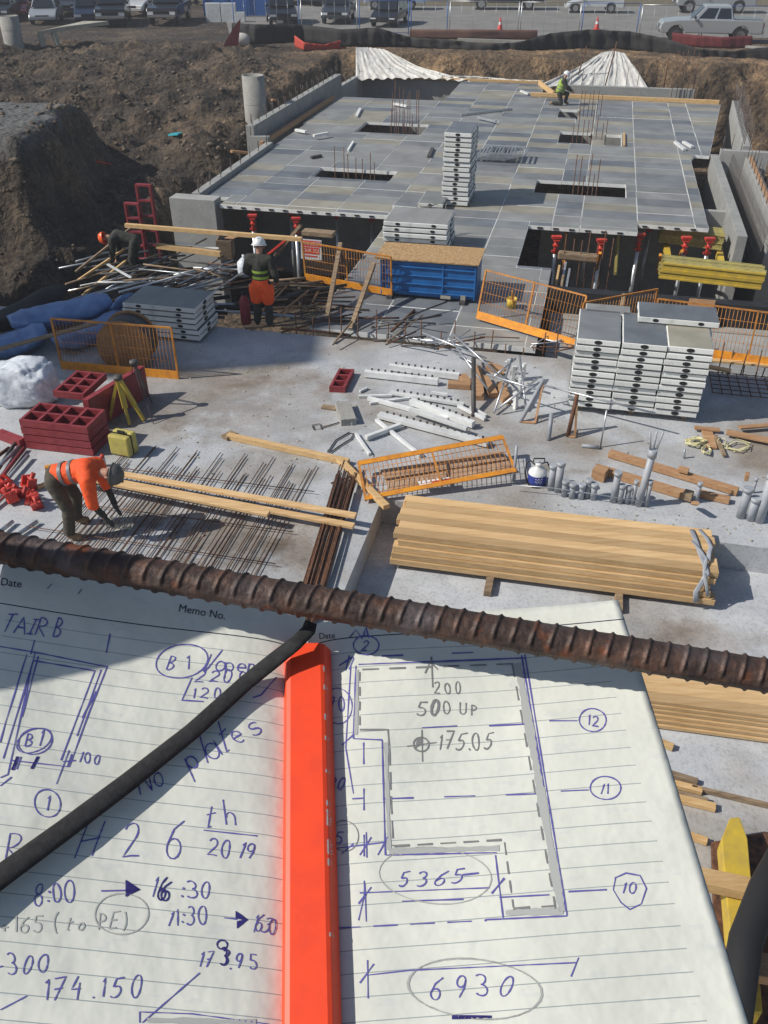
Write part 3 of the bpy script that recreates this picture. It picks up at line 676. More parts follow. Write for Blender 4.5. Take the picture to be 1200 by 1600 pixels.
lone("wood_offcut", at(503, 635, .02), at(526, 638, .02), .13, .03, WOODO, "flat wood offcut beside grey concrete block", "offcut")
lone("steel_bracket", at(548, 662, .03), at(558, 655, .03), .05, .05, GALV, "small steel bracket at the foot of the grey block", "bracket")
lone("red_beam", at(0, 678, .08), at(36, 692, .08), .12, .14, REDF, "red steel beam lying at the left picture edge", "beam")
# ================================================================== TRIPODS
def tripod(name, label, apex, feet, m, hd, r=.02):
    t = thing(name, label, "tripod", Vector((apex.x, apex.y, 0)), 0)
    for f in feet:
        d = Vector(f) - apex; b = MB(); s = d.cross(Z).normalized() * .022
        b.beam(apex + s, apex + d * .62 + s, r, r * 1.2); b.beam(apex - s, apex + d * .62 - s, r, r * 1.2)
        lg = b.build("leg", m, t)
        MB().beam(apex + d * .5, apex + d * .97, r * 1.1, r * 1.1).build("lower_leg", m, lg)
        MB().tube([apex + d * .94, f], [.014, .004], 6).build("foot_spike", STEELD, lg)
    MB().lathe(apex - Z * .03, [(0, .06), (.07, .06), (.075, .03), (.07, 0), (0, 0)], 14).build("head_plate", hd, t)
    return t
ap = at(184, 592, 0); base = at(200, 655, 0); apx = CAM + ray(184, 590) * (base.y / ray(184, 590).y)
tripod("survey_tripod", "yellow wooden survey tripod standing by the red forms", apx, [at(171, 656), at(203, 666), at(226, 658)], YEL, STEELD, .042)
b2 = at(220, 640, 0); ap2 = CAM + ray(209, 566) * (b2.y / ray(209, 566).y)
tripod("survey_tripod", "thin dark survey tripod behind the yellow one", ap2, [at(206, 610), at(240, 663), at(238, 630)], STEELD, STEELD, .014)
# case
sy_scale = .9
cs = thing("instrument_case", "yellow hard case standing at the foot of yellow tripod", "case", at(196, 708), R(-20))
L(MB().box((0, -.075, .19), (.36, .11, .34)), "shell", YELC, cs, bevel=.03); L(MB().box((0, .06, .19), (.36, .12, .36)), "shell", YELC, cs, bevel=.03)
L(MB().box((0, -.01, .19), (.34, .02, .33)), "seam", BLACK, cs); L(MB().box((0, -.01, .385), (.12, .04, .03)), "handle", BLACK, cs)
bt = thing("spray_can", "small white can with a red cap near the yellow case", "can", at(163, 728))
L(MB().lathe((0, 0, 0), [(0, 0), (.035, 0), (.035, .14), (.02, .16), (0, .16)], 14), "can", WHITE, bt); L(MB().lathe((0, 0, 0), [(0, .15), (.03, .15), (.03, .2), (0, .2)], 14), "cap", REDP, bt)
single("tape_roll", MB().beam(at(70, 731, .02), at(86, 728, .02), .07, .04), ORG, "small orange tape measure on slab left of the timber planks", "tape")
single("rubber_plug", MB().lathe(at(117, 604, 0), [(0, .03), (.04, .03), (.055, .0)], 12), BLACK, "small black pipe cap alone on the slab near the red forms", "cap")
# ================================================================== LEFT PILES
def lumpy(name, c, size, m, label, cat, seed, rough=.16, n=40, az=0, fold=9):
    b = MB().ball((0, 0, 0), 1, n, (1, 1, 1)); c = Vector(c); q = Matrix.Rotation(az, 3, 'Z')
    for i, p in enumerate(b.v):
        e = Vector([math.copysign(abs(x) ** .72, x) for x in p]); o = Vector((seed, 0, 0))
        k = 1 + rough * noise.noise(p * 1.6 + o) + rough * .7 * (abs(noise.noise(p * 3.7 + o)) - .3) + rough * .3 * noise.noise(p * fold + o)
        e = Vector((e.x * size[0], e.y * size[1], e.z * size[2])) * k
        b.v[i] = c + q @ e
        b.v[i].z = max(b.v[i].z, .01)
    return single(name, b, m, label, cat)
lumpy("wrapped_bundle", at(34, 598, .28), (.62, .46, .38), POLYW, "bundle in clear plastic wrap at the left edge", "bundle", 3, .2, 60)
def sheet_roll(p, q, r, m, name, label, seed, sag=.1):
    p, q = Vector(p), Vector(q); N_, K_ = 40, 26; b = MB(); vs = []; x = (q - p).normalized(); y = Z.cross(x).normalized()
    for i in range(N_ + 1):
        f = i / N_; c = p.lerp(q, f) - Z * sag * sin(f * 3.1)
        for k in range(K_):
            a = 2 * pi * k / K_; w = Vector((f * 3, cos(a) * 1.3, sin(a) * 1.3 + seed))
            rr2 = r * (1 + .22 * noise.noise(w * .8) + .2 * abs(noise.noise(w * 2.2)) + .03 * noise.noise(w * 7)) * (.55 + .45 * min(1, 6 * min(f, 1 - f) + .1))
            vs.append(c + y * (rr2 * 1.35 * cos(a)) + Z * (rr2 * .62 * sin(a)))
    b.add(vs, [(i * K_ + k, i * K_ + (k + 1) % K_, (i + 1) * K_ + (k + 1) % K_, (i + 1) * K_ + k) for i in range(N_) for k in range(K_)] + [list(range(K_)), list(range(N_ * K_, (N_ + 1) * K_))], True)
    return single(name, b, m, label, "tarpaulin")
sheet_roll(at(15, 502, .38), at(170, 468, .42), .30, BLUET, "blue_tarpaulin", "large rolled blue sheet at left behind the wrapped bundle", 1)
sheet_roll(at(90, 535, .25), at(200, 488, .3), .25, BLUET, "blue_tarpaulin", "smaller blue sheet bunched beneath the large roll", 5)
sheet_roll(at(-40, 545, .2), at(70, 515, .3), .28, BLUET, "blue_tarpaulin", "blue sheet bulging out at the left edge", 9)
sheet_roll(at(-30, 512, .3), at(95, 452, .35), .26, BLKF, "black_tarpaulin", "black sheet lying in front of the earth bank at left", 13)
sheet_roll(at(178, 478, .2), at(200, 462, 0.7), .17, BLUET, "blue_tarpaulin", "pointed blue bag standing by the cable reel", 17)
lone("plank", at(-10, 548, .5), at(150, 505, .5), .14, .03, WOODO, "weathered plank laid over the blue sheets", "plank")
rl = thing("cable_reel", "round wooden cable reel with black cable behind left barrier", "reel", at(190, 580))
rc = at(190, 545, .42) + V_ * .1; ax = (D(.18, -1, .0)).normalized()
MB().tube([rc, rc + ax * .04], .5, 32).build("flange", PLYC, rl); MB().tube([rc - ax * .5, rc - ax * .46], .5, 32).build("flange", PLYC, rl)
MB().tube([rc - ax * .46, rc], .46, 28).build("cable_winding", STEELD, rl)
# loose pipe and bar heap
def heap(x0, x1, y0, y1, n, lmin, lmax, ms, zmax, name, label, cat, group, ang=(10, 60), r=(.014, .026)):
    for i in range(n):
        c = at(random.uniform(x0, x1), random.uniform(y0, y1), 0); a = R(random.uniform(*ang)); l = random.uniform(lmin, lmax) / 2
        z = random.uniform(.03, zmax); dz = random.uniform(-.08, .12); d = Vector((cos(a), sin(a), 0))
        b = MB(); rr = random.uniform(*r); p = c - d * l + Z * max(.02, z - dz); q = c + d * l + Z * max(.02, z + dz)
        b.tube([p, (p + q) / 2 + Z * random.uniform(-.01, .03), q], rr, 7)
        single(name, b, random.choice(ms), label, cat, group)
heap(160, 330, 405, 475, 30, 1.2, 2.8, [GALV, GALV, WOODO, STEELD, ALU], .35, "scaffold_tube", "scrap tube or lath jumbled in the heap behind the blue sheets", "tube", "tubes in the left heap", (15, 60))
heap(270, 395, 420, 470, 30, .8, 2.0, [RUST, GALV, STEELD, WOODO, GALV], .3, "steel_bar", "steel bar in the tangle left of the helmeted worker", "bar", "bars in the tangle", (-30, 70), (.012, .02))
heap(200, 400, 478, 500, 14, 1.0, 2.4, [BLACK, STEELD, GREY], .1, "hose", "dark pipe in the shaded row behind the slab edge", "pipe", "dark pipes by slab edge", (-20, 12), (.03, .045))
heap(430, 540, 470, 512, 14, .8, 2.0, [STEELD, RUST, WOODO], .08, "steel_bar", "dark bar lying in shade right of the helmeted worker", "bar", "bars in the shade", (-15, 40), (.012, .022))
heap(490, 720, 492, 536, 12, .6, 1.7, [STEELD, RUST, WOODO, STEELD], .12, "steel_bar", "dark bar or batten strewn on the lower deck strip below the blue bin", "bar", "bars strewn on the deck strip", (-30, 75), (.014, .03))
heap(610, 900, 534, 552, 14, .4, 1.1, [GALV, STEELD, RUST], .15, "steel_bar", "short bar in the tangle along the slab edge behind the white beams", "bar", "bars along the slab edge", (-40, 60), (.01, .02))
heap(420, 500, 440, 500, 18, .6, 1.6, [WOODO, STEELD, WOODD], .25, "timber_batten", "batten in the shaded clutter right of the helmeted worker", "batten", "battens in the shaded clutter", (-20, 90), (.018, .035))
single("white_lath", MB().beam(at(168, 413, .45), at(205, 434, .3), .05, .03), WHITE, "bright white lath crossing the pipe heap", "lath")
lone("steel_tube", at(274, 380, .55), at(342, 388, .55), .04, .04, ALU, "thin bright tube laid along middle rail", "tube")
cj = at(383, 430, .1)
jg = thing("water_jug", "clear plastic jug beside the helmeted worker", "jug", cj)
L(MB().lathe((0, 0, 0), [(0, 0), (.15, 0), (.16, .1), (.16, .3), (.06, .4), (0, .4)], 16), "bottle", POLYW, jg); L(MB().lathe((0, 0, 0), [(.03, .39), (.035, .47), (0, .47)], 12), "neck", WHITE, jg)
# screw clamps and bars at far left of slab
for i, (x, y) in enumerate(((8, 770), (22, 785), (36, 772), (48, 782), (58, 790), (14, 762), (44, 765))):
    t = thing("shore_head", "orange red shore head lying in the pile at the left edge", "shore head", at(x, y), random.uniform(0, 6), "shore heads in the pile")
    L(MB().box((0, 0, .05), (.2, .16, .03)).box((.08, 0, .12), (.03, .14, .16)).box((-.08, 0, .12), (.03, .14, .16)), "yoke", REDP, t)
    L(MB().tube([(0, 0, .06), (0, .06, .26)], .035, 8).tube([(-.12, 0, .17), (.12, .02, .19)], .022, 8), "screw", REDP, t)
    t.rotation_euler = (random.uniform(-.7, .7), random.uniform(-.7, .7), random.uniform(0, 6))
GP = "props lying at the left edge"
for i, (a, b, m) in enumerate((((-20, 775), (38, 700), REDF), ((-20, 760), (25, 690), STEELD), ((-15, 742), (30, 698), GALV), ((-20, 800), (12, 770), GALV), ((-20, 845), (20, 815), GALV), ((-20, 725), (14, 700), RUST), ((-10, 860), (58, 815), GALV), ((-25, 790), (44, 712), GREY))):
    single("steel_prop", MB().tube([at(*a, .05 + .02 * (i % 3)), at(*b, .05 + .02 * (i % 2))], .03, 10), m, ("red brown", "dark", "galvanised", "short galvanised", "lowest galvanised", "small rusty", "long bright", "grey")[i] + " steel prop lying at the left picture edge", "prop")
lone("wood_offcut", at(58, 762, .04), at(80, 752, .04), .05, .05, WOOD, "small wood offcut beside the red shore heads", "offcut")
# ================================================================== REBAR MAT WITH PLANKS
mat_ = thing("rebar_mat", "mat of parallel rusty bars laid out on the slab by the bending worker", "rebar", D(-5, 9.5, 0))
rngm = random.Random(5)
u = -6.5
while u < -3.45:
    for j, lng in enumerate((1, 1, 0, 0, 0)):
        v1 = (10.62 if lng else 10.12) + (u + 6.5) * .02 + rngm.uniform(-.1, .12); v0 = 7.3 + rngm.uniform(-.1, .1); sk = rngm.uniform(-.03, .03); uu = u + (0, .035, .12, .165, .215)[j] + rngm.uniform(-.012, .012)
        if uu > -3.42: continue
        MB().tube([D(uu, v0, .05), D(uu + sk, (v0 + v1) / 2, .04), D(uu + sk * 1.5, v1, .03)], .0068, 5).build("bar", RUST, mat_)
    u += .37
for v in (8.25, 8.9, 9.9):
    MB().tube([D(-6.9, v, .062), D(-3.3, v + rngm.uniform(-.05, .05), .062)], .0068, 5).build("cross_bar", RUST, mat_)
GW = "pale planks on the rebar mat"
for i, (a, b, z) in enumerate((((92, 736), (553, 822), .14), ((120, 728), (556, 806), .2), ((110, 742), (420, 803), .26))):
    lone("plank", at(*a, z), at(*b, z), .10, .045, WOODL, ("lower front pale plank on the rebar mat", "longer rear pale plank on the rebar mat", "short upper pale plank on the rebar mat")[i], "plank", GW)
# bundle of bars at slab edge
for i in range(34):
    du = random.uniform(-.17, .17); z = .03 + random.uniform(0, .12)
    a = D(-2.95 + du, 10.35 + random.uniform(-.3, .5), z); b = D(-2.62 + du * .8, 7.2 + random.uniform(-.2, .2), z)
    single("bundled_bar", MB().tube([a, (a + b) / 2 + Z * .01, b], .009, 5), RUST, "rusty bar in the dense bundle along slab edge", "rebar", "bars in the edge bundle")
for i, (a, b) in enumerate((((372, 568), (412, 553)), ((340, 725), (375, 690)), ((350, 722), (383, 694)))):
    pass
single("wire_loop", MB().tube([at(512, 706, .02), at(524, 688, .02), at(545, 676, .02), at(553, 678, .02), at(548, 686, .02), at(530, 697, .02), at(516, 707, .02)], .012, 6), STEELD, "bent loop of dark wire on slab left of white beams", "wire")
single("wire_loop", MB().tube([at(488, 664, .02), at(490, 671, .02), at(502, 670, .02), at(500, 662, .02), at(489, 664, .02)], .008, 6), STEELD, "tiny square wire loop beside the grey block", "wire")
single("steel_rod", MB().tube([at(503, 668, .02), at(530, 660, .02)], .01, 6), RUST, "short rod pointing at the grey concrete block", "rod")
lone("steel_rod", at(517, 755, .02), at(549, 745, .05), .02, .02, RUST, "short loose rod near the top of the bar bundle", "rod")
lone("long_timber", at(356, 681, .05), at(545, 722, .05), .09, .09, WOOD, "long timber lying on slab towards the fallen barrier", "timber")
lone("long_timber", at(530, 718, .06), at(604, 792, .1), .1, .07, WOOD, "timber running under the fallen barrier to slab edge", "timber")
lone("wood_offcut", at(350, 684, .04), at(366, 676, .04), .14, .05, WOODO, "brown block at the left end of long timber", "offcut")
# ================================================================== WHITE RIBBED BEAMS
def wbeam(a, b, z, w, h, lab, knobs=True, tilt=0, z2=None):
    p, q = at(*a, z), at(*b, z if z2 is None else z2); t = thing("white_beam", lab, "beam", Vector((p.x, p.y, 0)), 0, "white beams scattered on the slab")
    MB().beam(p, q, w, h, roll=tilt).build("web", WHITE, t, bevel=.004)
    if knobs:
        x = (q - p); Ln = x.length; x.normalize(); n = int(Ln / .12); y = Z.cross(x).normalized(); s = MB()
        for i in range(1, n): 
            for sgn in (1,): s.box(p + x * (Ln * i / n) + y * sgn * (w / 2) + Z * (h / 2 + .012), (.035, .035, .03))
        s.build("knobs", STEELD, t); 
    return t
wl = [((570, 583), (685, 596), .08, .1, .11, 1), ((608, 573), (718, 588), .08, .1, .11, 1), ((575, 622), (700, 655), .05, .06, .07, 0), ((610, 613), (725, 632), .06, .09, .05, 1),
      ((642, 627), (740, 663), .09, .1, .1, 1), ((592, 648), (763, 693), .07, .14, .07, 1), ((640, 640), (730, 670), .13, .07, .06, 0), ((588, 656), (658, 712), .04, .06, .05, 0),
      ((572, 684), (626, 664), .06, .07, .07, 0), ((556, 678), (578, 710), .03, .05, .05, 0), ((716, 634), (758, 655), .04, .06, .05, 0), ((674, 613), (700, 617), .04, .05, .05, 0),
      ((735, 636), (760, 650), .04, .05, .05, 0), ((560, 619), (612, 618), .03, .05, .04, 0), ((578, 630), (640, 622), .03, .05, .04, 0), ((562, 612), (574, 606), .03, .04, .04, 0)]
wlab = ["shorter knobbed white beam at upper left of the scatter", "uppermost knobbed white beam behind the scatter", "slim white strut under the fan of white beams", "wide white beam along the scatter's upper side",
        "tapering white beam at the centre of the scatter", "longest broad white beam reaching towards the fallen barrier", "narrow white bar lying over the longest beam", "white strut pointing down at the fallen barrier",
        "white strut crossing the lower left of the scatter", "short white bar standing apart at lower left", "short white bar at the scatter's right end", "small white bar near the brown blocks",
        "second short white bar at the right end of scatter", "small white bar left of the slim strut", "thin white lath beside the slim strut", "tiny white stick left of the scatter"]
for (a, b, z, w, h, k), lab in zip(wl, wlab): wbeam(a, b, z, w, h, lab, bool(k))
# galvanised frame pieces and clamps between piles
GG = "galvanised scaffold pieces near the slab edge"
gp = [((605, 520), (700, 541), .05, .05), ((660, 520), (760, 560), .3, .1), ((700, 524), (770, 620), .6, .02), ((708, 522), (795, 600), .75, .25), ((706, 548), (760, 580), .15, .05), ((800, 560), (772, 645), .5, .05),
      ((812, 556), (822, 640), .5, .05), ((776, 640), (842, 590), .1, .5), ((740, 560), (740, 650), .55, .02), ((760, 585), (860, 615), .45, .45), ((842, 600), (1024, 646), .42, .42), ((770, 590), (806, 560), .3, .5)]
gl = ["bright slim rail lying along the slab edge", "rail sloping down from the slab edge", "raking tube in the middle of the scaffold pieces", "second raking tube over the brown blocks", "short link between two raking tubes",
      "leaning ladder rail left of the upright clamps", "leaning ladder rail at right of the clamps", "tube leaning on the left trestle", "dark upright steel strip behind white beams", "level tube reaching the left trestle", "long level tube resting on both trestles", "short tube tilted at the ladder top"]
for i, ((a, b, z1, z2), lab) in enumerate(zip(gp, gl)):
    single("scaffold_piece", MB().tube([at(*a, z1), at(*b, z2)], .019 if i != 8 else .04, 8), STEELD if i == 8 else GALV, lab, "tube", GG)
for i, (x, y) in enumerate(((803, 570), (812, 590), (806, 612), (795, 560), (818, 566))):
    t = thing("panel_clamp", ("upper left", "middle", "lowest", "uppermost small", "upper right")[i] + " white toothed clamp in the ladder-like cluster", "clamp", at(x, y + 14, .15), i)
    L(MB().box((0, 0, .0), (.08, .05, .3)).box((.05, 0, .1), (.06, .05, .03)).box((.05, 0, 0), (.06, .05, .03)).box((.05, 0, -.1), (.06, .05, .03)), "toothed_bar", WHITE, t)
    L(MB().tube([(-.06, 0, -.16), (.08, 0, -.14)], .02, 8), "pin", STEELD, t)
for i, (a, b, lab) in enumerate((((700, 600), (735, 603), "flat brown board left of the dark upright"), ((745, 575), (750, 622), "brown block leaning behind white beams"), ((755, 590), (772, 618), "brown block under the raking tubes"), ((762, 572), (790, 580), "brown board behind the raking tubes"), ((722, 588), (730, 600), "small brown offcut among the tubes"), ((782, 600), (792, 628), "brown block beside the ladder rail"))):
    lone("brown_block", at(*a, .06), at(*b, .05), .15, .1, WOODD, lab, "wood block")
# trestles
def trestle(label, foot1, foot2, top, zt):
    tp = at(*top, zt); p, q = at(*foot1), at(*foot2); t = thing("trestle", label, "trestle", p)
    w = (q - p) * .5; r3 = q + V_ * .25
    MB().tube([p, tp], .035, 10).build("leg", GREY if "left" in label else RUST, t)
    MB().beam(q, tp, .03, .03).build("leg", WOODD, t); MB().beam(r3, tp, .03, .03).build("leg", WOODD, t)
    MB().beam(p + Z * .015, q + Z * .015, .05, .02).build("base_bar", WOODD, t); MB().beam(q + Z * .015, r3 + Z * .015, .04, .02).build("base_bar", WOODD, t)
    return t
trestle("left trestle with a thick grey tube leg", (812, 660), (836, 662), (850, 592), .62)
trestle("rusty trestle in front of the near panel piles", (887, 682), (898, 684), (902, 616), .66)
single("pipe_stub", MB().tube([at(857, 688, 0), at(862, 645, .38)], .035, 12), GREY, "single grey pipe stub behind the trestles", "pipe")
single("upright_rod", MB().tube([at(938, 699, 0), at(948, 641, .62)], .014, 8), GALV, "thin upright rod on the open slab before the near piles", "rod")
single("short_pipe", MB().tube([at(909, 696, .03), at(936, 699, .03)], .03, 10), GREY, "short grey pipe lying beside upright rod", "pipe")
def up_pipe(x, yb, h, r, name, lab, cat="pipe", m=GREY, group=None, cap=True, lean=0):
    p = at(x, yb, 0); b = MB().tube([p, p + Z * h + Vector((lean, 0, 0))], r, 14)
    if cap: b.tube([p + Z * (h - .05) + Vector((lean, 0, 0)), p + Z * (h + .012) + Vector((lean, 0, 0))], r * 1.18, 14)
    return single(name, b, m, lab, cat, group)
up_pipe(802, 752, .62, .022, "upright_rod", "slim upright grey tube at the right end of the fallen barrier", cap=False)
# row of capped conduit stubs
row = [(860, 765, .42, .05), (871, 768, .5, .055), (881, 775, .26, .045), (893, 778, .24, .045), (907, 779, .24, .045), (917, 777, .3, .045), (926, 780, .26, .045), (958, 784, .5, .05), (968, 786, .3, .04), (979, 786, .27, .04), (988, 787, .38, .03), (1009, 791, .42, .03)]
for i, (x, y, h, r) in enumerate(row):
    up_pipe(x, y, h, r, "conduit_stub", "capped grey conduit stub in the row, %s from the sprayer" % ("first", "second", "third", "fourth", "fifth", "sixth", "seventh", "eighth", "ninth", "tenth", "eleventh", "twelfth")[i], "pipe stub", GREY, "capped conduit stubs")
bp = thing("tall_pipe", "tall grey pipe with three prongs near end of stub row", "pipe", at(997, 790))
L(MB().tube([(0, 0, 0), (.06, .02, .82)], .05, 14), "pipe", GREY, bp)
L(MB().tube([(.06, .02, .8), (.06, .02, .92)], .062, 14), "collar", GREY, bp)
for i in range(3): L(MB().tube([(.02 + .04 * i, .02, .9), (-.03 + .09 * i, .03, 1.2)], .014, 8), "prong", GREY, bp)
for i, (x, y, h, r) in enumerate(((1157, 808, .48, .06), (1172, 812, .36, .06), (1186, 815, .75, .065), (1176, 770, .25, .02), (1197, 800, .9, .05))):
    up_pipe(x, y, h, r, "conduit_stub", ("thick capped stub at left of the right edge group", "low capped stub between two taller ones at right edge", "tallest thick stub at the right picture edge", "slender stub behind the right edge group", "tall stub cut by the right picture edge")[i], "pipe stub", GREY, "stubs at the right edge")
up_pipe(1087, 785, .33, .03, "conduit_stub", "lone slender stub strapped to a wood block", "pipe stub")
lone("wood_block", at(1084, 787, .1), at(1088, 786, .28), .08, .05, WOODD, "small wood block tied to the lone slender stub", "wood block")
lone("wood_block", at(1164, 724 + 20, .45), at(1170, 745, .45), .1, .1, WOODD, "square brown block on a pipe at the right group", "wood block")
single("tie_wire", MB().tube([at(800, 758, .12), at(860, 762, .15), at(930, 772, .14), at(1010, 785, .12)], .008, 6), GALV, "thin rail tied along the front of the stub row", "rail")
single("small_pin", MB().tube([at(1069, 716, 0), at(1070, 702, .16)], .018, 8), GALV, "small steel pin standing alone on slab", "pin")
# sprayer
sy = thing("pump_sprayer", "white and blue tank sprayer with black hose at the stub row", "sprayer", at(838, 756))
SC_ = .92
L(MB().lathe((0, 0, 0), [(0, .03), (.14, .03), (.155, .08), (.155, .22)], 22), "lower_tank", mat("sprayer_blue", (.03, .05, .28), .4), sy)
L(MB().lathe((0, 0, 0), [(.156, .22), (.15, .26), (.11, .31), (.05, .34), (.04, .36), (.055, .38), (.055, .41), (0, .41)], 22), "upper_tank", WHITE, sy)
L(MB().lathe((0, 0, 0), [(.12, 0), (.15, .0), (.15, .04), (.12, .04)], 22), "foot_ring", BLACK, sy)
L(MB().tube([(-.06, 0, .38), (-.14, 0, .46), (-.2, .02, .4), (-.2, .02, .2), (-.16, -.05, .05)], .012, 8), "hose", BLACK, sy)
L(MB().tube([(.05, 0, .4), (.14, .02, .42), (.2, .04, .3), (.22, .05, .12)], .012, 8), "hose", BLACK, sy)
L(MB().tube([(-.09, 0, .44), (-.09, 0, .5), (.09, 0, .5), (.09, 0, .44)], .012, 8), "handle", BLACK, sy)
sq = MB()
for zz in (.175, .125):
    for i in range(5):
        a_ = R(-110 + i * 9); c_ = Vector((.1565 * cos(a_), .1565 * sin(a_), zz)); c2_ = Vector((.1565 * cos(a_ + .1), .1565 * sin(a_ + .1), zz + .018 * (-1) ** i)); sq.beam(c_, c2_, .004, .008)
L(sq, "lettering", WHITE, sy)
sy.scale = (.88, .88, .88)
# brown timbers behind stubs
GB = "brown timbers behind the stub row"
lone("brown_timber", at(952, 708, .06), at(1153, 768, .06), .12, .09, WOODD, "upper brown timber lying behind the pipe stubs", "timber", GB)
lone("brown_timber", at(950, 737, .06), at(1080, 776, .06), .13, .1, WOODD, "lower brown timber lying behind the pipe stubs", "timber", GB)
lone("brown_timber", at(1090, 770, .05), at(1140, 782, .05), .11, .08, WOODD, "short brown timber at the end of the lower one", "timber", GB)
lone("wood_block", at(928, 736, .09), at(948, 742, .09), .2, .17, WOODD, "brown block at left end of the lower timber", "wood block")
lone("wood_block", at(1060, 732, .16), at(1076, 736, .16), .12, .05, WOODD, "dark block sitting on the upper timber", "wood block")
lone("wood_block", at(1068, 772, .1), at(1082, 776, .1), .13, .12, WOODO, "dark block at right end of the lower timber", "wood block")
# rags and boards right
for i, (cx, cy, rx, ry, n_, r) in enumerate(((1086, 690, 18, 8, 26, .022), (1104, 704, 9, 8, 12, .016), (1150, 696, 24, 11, 16, .011), (1128, 690, 10, 6, 10, .010))):
    rr2 = random.Random(40 + i)
    pp = [at(cx + rx * cos(k * 1.1) * rr2.uniform(.4, 1.1), cy + ry * sin(k * 1.1) * rr2.uniform(.4, 1.1), rr2.uniform(.015, .07)) for k in range(n_)]
    qq = []
    for k in range(len(pp) - 1): qq += [pp[k], pp[k].lerp(pp[k + 1], .5) + Vector((rr2.uniform(-.02, .02), rr2.uniform(-.02, .02), .01))]
    single("yellow_rope", MB().tube(qq, r, 7, flat=.45), CLOTH, ("thick crumpled yellow strap near brown boards", "yellow strap trailing towards the camera", "yellow rope looping right of brown boards", "short yellow rope inside the loop")[i], "strap")
for i, (a, b, w, lab) in enumerate((((1104, 672), (1112, 700), .17, "upright standing brown board by yellow straps"), ((1118, 680), (1132, 712), .06, "narrow dark batten by yellow straps"), ((1085, 668), (1125, 672), .1, "dark plank at the foot of the near piles"), ((1135, 675), (1210, 690), .16, "wide brown board at the right picture edge"), ((1155, 668), (1205, 664), .1, "pale board beyond the wide brown one"))):
    lone("loose_board", at(*a, .03 + .015 * i), at(*b, .03 + .015 * i), w, .03, WOODD if i != 1 else WOODO, lab, "board")
# sheets and laths behind right pile
for i, (a, b) in enumerate((((1104, 562), (1215, 572)), ((1103, 572), (1142, 580)))):
    lone("loose_board", at(*a, .06), at(*b, .06), .12, .04, WOOD, ("long pale lath right behind the near piles", "short pale lath right behind the near piles")[i], "board")
mt = thing("steel_mesh_sheet", "rusty mesh sheet lying behind the shadow of near piles", "mesh", at(1150, 585)); b = MB()
for i in range(12): b.tube([D(2.6 + i * .16, 14.5, .04), D(2.6 + i * .16, 15.4, .04)], .009, 5)
for i in range(6): b.tube([D(2.6, 14.5 + i * .17, .05), D(4.5, 14.5 + i * .17, .05)], .009, 5)
b.build("wires", RUST, mt)
# starter bars at slab edge
for i in range(34):
    u = -5.4 + i * .33 + random.uniform(-.05, .05)
    if -.3 < u < 2.4 and i % 2: continue
    p = D(u, 15.6 + random.uniform(-.08, .12), -.9)
    single("starter_bar", MB().tube([p, p + Z * random.uniform(.95, 1.5) + Vector((random.uniform(-.06, .06), 0, 0))], .012, 5), RUST, "rusty starter bar in the ragged row behind slab edge", "rebar", "starter bars behind the slab edge")
for i in range(16):
    p = D(2.9 + i * .24 + random.uniform(-.04, .04), 16.0 + random.uniform(-.1, .1), -1.4)
    single("starter_bar", MB().tube([p, p + Z * random.uniform(1.2, 1.75) + Vector((random.uniform(-.1, .1), 0, 0))], .012, 5), RUST, "rusty starter bar in the dark trench behind the right barrier", "rebar", "starter bars in the right trench")
# ================================================================== YELLOW TIMBER BEAMS ON THE RIGHT
def hbeam(p, q, label, group, m=YELW, h=.2):
    p, q = Vector(p), Vector(q); x = (q - p).normalized(); t = thing("yellow_beam", label, "formwork beam", p, 0, group)
    MB().beam(p, q, .035, h - .07).build("web", m, t)
    MB().beam(p + Z * (h / 2 - .02), q + Z * (h / 2 - .02), .08, .04).build("flange", m, t); MB().beam(p - Z * (h / 2 - .02), q - Z * (h / 2 - .02), .08, .04).build("flange", m, t); return t
for i in range(7):
    for k in range(2):
        hbeam(at(1030, 372, -.5) + D(.03 * k + .02 * (i % 3), .1 * i, .2 * k), at(1128, 385, -.5) + D(.02 * k - .03 * (i % 2), .1 * i, .2 * k), "yellow timber beam in the upper right pile", "yellow beams in the upper pile")
for i in range(7):
    for k in range(2):
        hbeam(at(1030, 428, -.6) + D(.04 * k + .03 * (i % 3), .1 * i, .2 * k), at(1190, 446, -.6) + D(.03 * k + .02 * (i % 3), .1 * i, .2 * k), "yellow timber beam in the lower right pile", "yellow beams in the lower pile", YEL if i == 0 else YELW)
for i, (x, y) in enumerate(((1045, 408), (1128, 416))):
    lone("yellow_bearer", at(x, y + 10, -.75), at(x - 6, y - 30, -.75), .16, .2, YEL, ("left", "right")[i] + " yellow bearer between the two beam piles", "bearer")
hbeam(at(962, 425, -1.2), at(966, 362, -.15), "tall yellow beam standing upright in the gap", None)
for i, (x0, y0, x1, y1) in enumerate(((932, 425, 938, 395), (880, 420, 886, 352), (1028, 425, 1032, 398), (1062, 400, 1066, 392), (968, 372, 970, 350))):
    lone("orange_post", at(x0, y0, -1.1), at(x1, y1, -.3), .07, .07, ORG, ("short orange prop in the dark gap", "thin orange prop beside the left bars", "orange prop at left of yellow piles", "tiny orange prop between yellow piles", "orange prop above the upright yellow beam")[i], "prop", "orange props")
lone("round_log", at(872, 398, -.6), at(935, 404, -.6), .22, .22, WOODO, "stout pale beam lying across the dark gap", "beam", None, .05)
lone("plywood_strip", D(2.45, 18.68, -.35), D(2.45, 18.5, .25) , .62, .02, WOODD, "brown plywood strip standing against the black wall", "board") if False else None
single("plywood_strip", MB().prism([D(2.3, 18.36, -1.0), D(2.85, 18.36, -1.0), D(2.95, 18.62, .2), D(2.42, 18.62, .2)], (0, 0, 0), D(0, -.02, 0)), WOODD, "brown plywood strip leaning on the black wall", "board")
